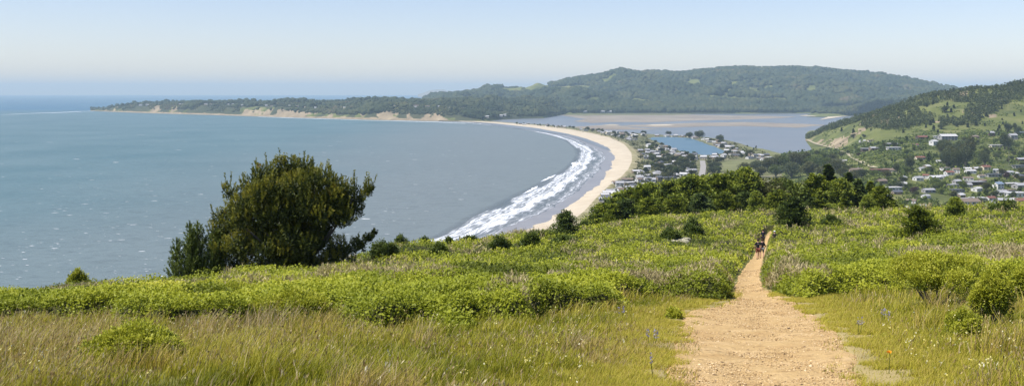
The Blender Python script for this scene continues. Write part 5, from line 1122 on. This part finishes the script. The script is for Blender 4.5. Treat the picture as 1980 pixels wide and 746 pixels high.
# far houses on the headland and under the mountain
for X, Y, sc in fh:
    p = head.at(X, Y)
    if p is None: continue
    house(1 if sc > .9 else 0, pick(['white', 'white', 'cream']), pick(['roofW', 'roofG', 'roofB']), (p[0], p[1], p[2]+4), 'on the headland across the bay', 'houses on the headland', rr.uniform(-.4, .4), sc*1.5)
for X, Y, sc in [(1042,190.5,1.3),(1050,189.5,1.6),(1057,189,1.8),(1064,190.5,1.5),(1073,218,1.3),(1103,211,1.8),(1110,210,1.8),(1130,218.5,1.3),(1165,218.5,1.5),(1171,218.5,1.5),(1179,218.5,1.2),(1166,206,1.5),(1223,212,1.4),(1225,214.5,1.2),(1295,202,1.6),(1300,203,1.2),(1366,203,1.6),(1546,189,1.2),(1592,217,1.3),(1615,216,1.0)]:
    p = far.at(X, Y)
    if p is None: continue
    house(1, pick(['white', 'white', 'cream']), 'roofW', (p[0], p[1], p[2]+7), 'under the far mountain', 'houses under the far mountain', rr.uniform(-.3, .3), sc*1.35)
# utility poles
def pole_proto():
    o = bpy.data.objects.new('utility_pole', None); COL.objects.link(o)
    V, Fc, _ = tube([(0, 0, -1), (0, 0, 12)], [.28, .2], 8); obj('post', mkmesh('post', V, Fc, [M['pole']]), o)
    obj('crossarm', mkmesh('crossarm', *boxes([(-1.4, 1.4, -.2, .0, 10.8, 11.1)]), [M['pole']]), o); return o
for X, Y, h, l in [(1951,325,2.2,'tall pale utility pole before the dark grove at right'),(1852,342,1.1,'short utility pole below the dark grove'),(1821,362,1.2,'utility pole among the lower village houses'),(1897,345,1.2,'utility pole behind the purple-brown tree'),(1773,392,.7,'small utility pole beside the lower green hedge'),(1245,350,1.2,'thin utility pole near the beach houses')]:
    p = val.at(X, Y) if X > 1500 else unproj(X, Y, 3)
    LIB.put('pole', pole_proto, 'utility_pole', l, 'pole', p, 'utility poles in the village', .3, (1, 1, h))
# seawall palisade by the near beach
p = unproj(1180, 380, 3); t = thing('fence', 'pale wooden fence in front of the near beach houses', 'fence', p, rz=-.25)
for i in range(9): obj('post', mkmesh('post', *boxes([(-12+i*3, -11.6+i*3, -.2, .2, -1, 3.2)]), [M['cream']]), t)
obj('rail', mkmesh('rail', *boxes([(-12.3, 12.6, -.33, -.21, 2.6, 3.0)]), [M['cream']]), t)

# ------------------------------------------------------------------ small things on the near hill
x, y = ROCK; z = float(G(x, y)); t = thing('rock_outcrop', 'pale cream bare rock patch in the scrub left of the hikers', 'rock', (x, y, z))
n = 60; u = rng.uniform(-1, 1, n); C = np.stack([u*1.5, u*1.0+rng.normal(0, .35, n), .52+.14*rng.uniform(0, 1, n)-.0*u], -1)
V, Fc, T = blobs(C, rng.uniform(.12, .3, n), .35, 1, .2); obj('stones', mkmesh('stones', V, Fc, [M['rock']]), t)
V, Fc = boxes([(-1.5, 1.5, -.9, .9, -.3, .7)]); V, Fc, T = blobs(np.array([[-.8, -.4, .15], [.6, .4, .2]]), np.array([.95, .95]), .55, 2, .12); obj('ledge', mkmesh('ledge', V, Fc, [M['rock']]), t)
# lupines and a poppy
def lupine(X, Y, n, label, h=.2):
    x, y, z = on_hill(X, Y+10); t = thing('lupine', label, 'flower', (x, y, z), 'lupines in the grass'); P = []; st = []
    for k in range(n):
        ox, oy, hh = random.uniform(-.09, .09), random.uniform(-.06, .06), h*random.uniform(.8, 1.1); st.append(tube([(ox*.3, oy*.3, 0), (ox, oy, hh)], [.005, .004], 4))
        m = 24; u = rng.uniform(0, 1, m); a = rng.uniform(0, 6.28, m); r = .022*(1-u*.7); P.append(np.stack([ox+np.cos(a)*r, oy+np.sin(a)*r, hh-.02+u*.13], -1))
    P = np.concatenate(P); V, Fc, T = diamonds(P, rdir(len(P))+np.array([0, 0, .5]), .024, .8, rng.uniform(0, 1, len(P))); obj('blossom', mkmesh('blossom', V, Fc, [M['lup']], {'tint': T}), t)
    V, Fc, T = merge(st); obj('stem', mkmesh('stem', V, Fc, [M['brdG']], {'tint': T}), t)
lupine(1259, 664, 3, 'pale violet lupine in the grass left of the trail')
lupine(1200, 610, 3, 'small violet lupine beside the grass edge below the scrub')
lupine(1704, 616, 3, 'violet lupine, tallest of those right of the trail')
lupine(1713, 621, 1, 'single violet lupine spike just right of the tallest lupine')
lupine(1659, 637, 2, 'violet lupine close to the right edge of the trail')
lupine(1264, 718, 1, 'single lupine spike low in the grass left of the trail')
x, y, z = on_hill(1719, 722); t = thing('poppy', 'orange poppy in the grass at lower right', 'flower', (x, y, z))
V, Fc, T = diamonds(np.array([[0, 0, .25]]*6), np.array([[math.cos(a), math.sin(a), .9] for a in np.linspace(0, 5.2, 6)]), .04, .9, .5); obj('petal', mkmesh('petal', V, Fc, [M['poppy']]), t)
V, Fc, T = tube([(0, 0, 0), (.01, 0, .25)], [.004, .003], 4); obj('stem', mkmesh('stem', V, Fc, [M['brdG']], {'tint': T}), t)

# ------------------------------------------------------------------ hikers
def skin_mesh(name, joints, edges, mat, root=0, sub=2):
    me = bpy.data.meshes.new(name); me.from_pydata([j[0] for j in joints], edges, []); o = bpy.data.objects.new(name, me); COL.objects.link(o)
    o.modifiers.new('s', 'SKIN'); sv = me.skin_vertices[0].data
    for i, j in enumerate(joints): r = j[1]; sv[i].radius = (r, r) if not isinstance(r, tuple) else r; sv[i].use_root = (i == root)
    m = o.modifiers.new('u', 'SUBSURF'); m.levels = m.render_levels = sub
    dg = bpy.context.evaluated_depsgraph_get(); n = bpy.data.meshes.new_from_object(o.evaluated_get(dg)); bpy.data.objects.remove(o)
    n.materials.clear(); n.materials.append(mat); n.polygons.foreach_set('use_smooth', np.ones(len(n.polygons), dtype=bool)); return n
def hiker(label, loc, rz, H, shirt, bottom, long_legs, hair, stride, arms, cap=False, printed=False, sleeve='short'):
    """walking away along +y; stride = forward swing of the right leg, arms = (left, right) elbow poses"""
    s = H/1.78; t = thing('person', label, 'person', loc, 'hikers on the trail', rz)
    def P(x, y, z): return (x*s, y*s, z*s)
    J = [(P(0, 0, .98), (.15*s, .11*s)), (P(0, .01, 1.14), (.145*s, .10*s)), (P(0, .02, 1.34), (.17*s, .115*s)), (P(0, .01, 1.46), (.085*s, .075*s)), (P(0, .02, 1.54), .052*s), (P(0, .035, 1.60), (.066*s, .075*s)), (P(0, .035, 1.70), (.07*s, .085*s)), (P(0, .03, 1.75), (.05*s, .06*s))]
    Ed = [(i, i+1) for i in range(7)]; limb = {}
    for sd in (-1, 1):
        a = len(J); f = stride*sd; knee = (sd*.11, .10*max(f, 0)/.3+f*.28+.03, .52); ank = (sd*.11, f*.75-.04, .10+(.07 if f < 0 else 0)); toe = (sd*.12, ank[1]+.17, .045+(.0 if f >= 0 else .02))
        J += [(P(sd*.10, 0, .92), .095*s), (P(sd*.105, (knee[1])*.5, .73), .082*s), (P(*knee), .06*s), (P(sd*.11, (knee[1]+ank[1])/2-.02, .34), .058*s), (P(*ank), .037*s), (P(*toe), (.042*s, .03*s))]
        Ed += [(0, a)]+[(a+i, a+i+1) for i in range(5)]; limb['leg', sd] = a
        b = len(J); el, wr = arms[0 if sd < 0 else 1]
        J += [(P(sd*.17, .01, 1.42), .062*s), (P(sd*.235, 0, 1.30), .05*s), (P(*el), .041*s), (P(*wr), .027*s), (P(wr[0], wr[1]+.03, wr[2]-.08), (.04*s, .022*s))]
        Ed += [(3, b)]+[(b+i, b+i+1) for i in range(4)]; limb['arm', sd] = b
        hx = (wr[0], wr[1]+.03, wr[2]-.08)
        for q in range(4):                 # four fingers and a thumb
            c = len(J); ln = (.075, .085, .08, .06)[q]; J += [(P(hx[0]+.004*sd, hx[1]+.024-.017*q, hx[2]-.03), .0095*s), (P(hx[0]-.006*sd, hx[1]+.03-.019*q, hx[2]-.03-ln*.55), .0085*s), (P(hx[0]-.024*sd, hx[1]+.03-.019*q, hx[2]-.03-ln), .007*s)]; Ed += [(b+4, c), (c, c+1), (c+1, c+2)]
        c = len(J); J += [(P(hx[0]-.01*sd, hx[1]+.045, hx[2]+.0), .011*s), (P(hx[0]-.025*sd, hx[1]+.06, hx[2]-.045), .009*s)]; Ed += [(b+4, c), (c, c+1)]
    c = len(J); J += [(P(0, .125, 1.625), .014*s)]; Ed += [(5, c)]                      # nose
    for sd in (-1, 1): J += [(P(sd*.085, .03, 1.64), .018*s)]; Ed += [(5, len(J)-1)]     # ears
    obj('body', skin_mesh('body', J, Ed, M['skin'], 0, 1), t)
    g = 1.18; JS = [(P(0, 0, .93), (.175*s, .135*s)), (P(0, .01, 1.12), (.165*s, .125*s)), (P(0, .02, 1.33), (.19*s, .135*s)), (P(0, .01, 1.46), (.09*s, .08*s))]; ES = [(0, 1), (1, 2), (2, 3)]
    for sd in (-1, 1):
        b = limb['arm', sd]; c = len(JS); el = J[b+2][0]; m = tuple((J[b+1][0][k]*.45+el[k]*.55) for k in range(3))
        JS += [(J[b][0], .074*s), (J[b+1][0], .066*s), (m, .062*s)]; ES += [(3, c), (c, c+1), (c+1, c+2)]
        if sleeve == 'long': JS += [(el, .055*s), (J[b+3][0], .04*s)]; ES += [(c+2, c+3), (c+3, c+4)]
    obj('shirt', skin_mesh('shirt', JS, ES, M[shirt], 0, 2), t)
    JB = [(P(0, 0, .97), (.165*s, .13*s))]; EB = []
    for sd in (-1, 1):
        a = limb['leg', sd]; c = len(JB); JB += [(J[a][0], .115*s), (J[a+1][0], .105*s)]; EB += [(0, c), (c, c+1)]
        kn = J[a+2][0]
        if long_legs: JB += [(kn, .08*s), (J[a+3][0], .072*s), (J[a+4][0], .06*s)]; EB += [(c+1, c+2), (c+2, c+3), (c+3, c+4)]
        else: JB += [((kn[0], kn[1], kn[2]+.05*s), .09*s)]; EB += [(c+1, c+2)]
    obj('trousers' if long_legs else 'shorts', skin_mesh('trousers', JB, EB, M[bottom], 0, 1), t)
    for sd in (-1, 1):
        a = limb['leg', sd]; an = J[a+4][0]; to = J[a+5][0]
        obj('shoe', skin_mesh('shoe', [((an[0], an[1]-.04*s, to[2]+.01*s), .05*s), ((an[0], (an[1]+to[1])/2, to[2]), .048*s), (to, (.05*s, .038*s))], [(0, 1), (1, 2)], M['shoe'], 0, 1), t)
    V, Fc, T = blobs(np.array([P(0, .018, 1.70)]), [.108*s], 1.12, 2, .03); k = (V[Fc].mean(1)[:, 1] < .085*s) | (V[Fc].mean(1)[:, 2] > 1.735*s)
    k &= V[Fc].mean(1)[:, 2] > 1.60*s; obj('hair', mkmesh('hair', V, Fc[k], [M[hair]], smooth=True), t)
    if cap:
        V, Fc, T = blobs(np.array([P(0, .025, 1.735)]), [.118*s], .85, 2, .01); k = V[Fc].mean(1)[:, 2] > 1.72*s; V2, F2, _ = blobs(np.array([P(0, .14, 1.725)]), [.075*s], .12, 1, .01)
        obj('cap', mkmesh('cap', np.concatenate([V, V2]), np.concatenate([Fc[k], F2+len(V)]), [M['cap']], smooth=True), t)
    if printed:                            # faded print across the shoulders of the shirt, lying on the cloth
        q = []; 
        for i in range(9):
            for j in range(3):
                if random.random() < .75: q.append((-.085+i*.02, -.06+i*.02+.016-.06+.06-.085+.0 if False else -.069+i*.02, -.152, -.148, 1.335+j*.025, 1.349+j*.025))
        V, Fc = boxes([(a*s, b_*s, c_*s, d_*s, e_*s, f_*s) for a, b_, c_, d_, e_, f_ in q]); obj('shirt_print', mkmesh('shirt_print', V, Fc, [M['print']]), t)
    return t
def at_trail(X, y): x = (X-CX)/F*y; return (x, y, float(TZ(x, y)))
dn = ((.30, -.02, 1.12), (.27, .08, .90))
hiker('hiker in black printed shirt and rust-red shorts, nearest on the trail', at_trail(1465.5, 86), .0, 1.78, 'black', 'rust', False, 'hair', .22, (((-.31, -.03, 1.15), (-.27, .07, .93)), ((.31, -.05, 1.15), (.28, .10, .94))), printed=True)
hiker('hiker in grey and black, half hidden beside the one in red shorts', at_trail(1473.5, 88.2), -.05, 1.74, 'black', 'greyc', False, 'hair', -.2, (((-.30, -.03, 1.13), (-.26, .07, .91)), ((.30, .0, 1.13), (.28, .16, .98))), sleeve='long')
hiker('hiker in black shirt and dark trousers walking ahead of the pair', at_trail(1475.5, 106.5), -.1, 1.80, 'navy', 'dark', True, 'hair', .2, (((-.30, -.03, 1.15), (-.29, .05, .93)), ((.32, -.04, 1.16), (.25, .12, .96))))
hiker('hiker whose white-capped head shows above the scrub', at_trail(1497.5, 112), -.9, 1.72, 'dark', 'dark', True, 'hair', .2, (((-.30, -.02, 1.13), (-.27, .08, .92)), ((.30, -.02, 1.13), (.27, .08, .92))), cap=True)

# ------------------------------------------------------------------ labels: where the words alone would not single one out, add its place in its row
ONES = 'first second third fourth fifth sixth seventh eighth ninth tenth eleventh twelfth thirteenth fourteenth fifteenth sixteenth seventeenth eighteenth nineteenth'.split()
TENS = {2: ('twentieth', 'twenty'), 3: ('thirtieth', 'thirty'), 4: ('fortieth', 'forty'), 5: ('fiftieth', 'fifty')}
def ordw(n):
    if n < 20: return ONES[n-1]
    return TENS[n//10][0] if n % 10 == 0 else TENS[n//10][1]+'-'+ONES[n % 10-1]
by = {}
for o in REG: by.setdefault(o['label'], []).append(o)
for lb, os_ in by.items():
    if len(os_) < 2: continue
    os_.sort(key=lambda o: o.location.x/o.location.y)
    for i, o in enumerate(os_):
        o['label'] = lb+', '+('leftmost' if i == 0 else 'rightmost' if i == len(os_)-1 else ordw(i+1)+' from left')
for o in list(bpy.data.objects):           # copies keep the kind's name, numbered by Blender
    pass

# ------------------------------------------------------------------ air
V, Fc = boxv(-61000, 61000, -3200, 45500, -2, 500)
hz = obj('haze', mkmesh('haze', V, Fc)); tag(hz, 'thin blue sea haze over the bay', 'haze', kind='stuff')
m, t, N, L = nt('sea haze'); pv = N.new('ShaderNodeVolumePrincipled'); pv.inputs['Color'].default_value = (.65, .865, 1, 1); pv.inputs['Density'].default_value = 4.9e-5; pv.inputs['Anisotropy'].default_value = 0
oo = N.new('ShaderNodeOutputMaterial'); L.new(pv.outputs[0], oo.inputs['Volume']); hz.data.materials.append(m)

# ------------------------------------------------------------------ light, sky, camera
EL, AZ = math.radians(56), math.radians(-108)      # azimuth from +y (view direction), negative = to the left
sd = Vector((math.sin(AZ)*math.cos(EL), math.cos(AZ)*math.cos(EL), math.sin(EL)))
sl = bpy.data.lights.new('sun', 'SUN'); sl.energy = 4.9; sl.angle = math.radians(.55); sl.color = (1, .955, .88)
so = bpy.data.objects.new('sun', sl); COL.objects.link(so); so.rotation_euler = sd.to_track_quat('Z', 'Y').to_euler(); so.location = (0, 0, 400)
w = bpy.data.worlds.new('World'); scene.world = w; w.use_nodes = True; wn = w.node_tree; wn.nodes.clear()
sk = wn.nodes.new('ShaderNodeTexSky'); sk.sky_type = 'NISHITA'; sk.sun_disc = False; sk.sun_elevation = EL; sk.sun_rotation = AZ; sk.altitude = 100; sk.air_density = 1.0; sk.dust_density = .3; sk.ozone_density = 1.2
bg = wn.nodes.new('ShaderNodeBackground'); bg.inputs[1].default_value = .115; ow = wn.nodes.new('ShaderNodeOutputWorld')
tn = wn.nodes.new('ShaderNodeMix'); tn.data_type = 'RGBA'; tn.blend_type = 'MULTIPLY'; tn.inputs['Factor'].default_value = 1; tn.inputs['B'].default_value = (.94, .885, 1.0, 1); wn.links.new(sk.outputs[0], tn.inputs['A']); wn.links.new(tn.outputs['Result'], bg.inputs[0]); wn.links.new(bg.outputs[0], ow.inputs[0])
cam = bpy.data.cameras.new('camera'); co = bpy.data.objects.new('camera', cam); COL.objects.link(co); co.location = (0, 0, E); co.rotation_euler = (math.radians(90), 0, 0)
cam.sensor_fit = 'HORIZONTAL'; cam.sensor_width = 36; cam.lens = 36*F/1980; cam.shift_y = -(373-HZ)/1980; cam.clip_start = .5; cam.clip_end = 200000
scene.camera = co
vs = scene.view_settings; vs.view_transform = 'Standard'; vs.look = 'None'; vs.exposure = .4; vs.gamma = 1; vs.use_curve_mapping = False
scene.cycles.volume_bounces = 0; scene.cycles.max_bounces = 6; scene.cycles.transparent_max_bounces = 8; scene.cycles.use_denoising = True
scene.cycles.volume_step_rate = 1
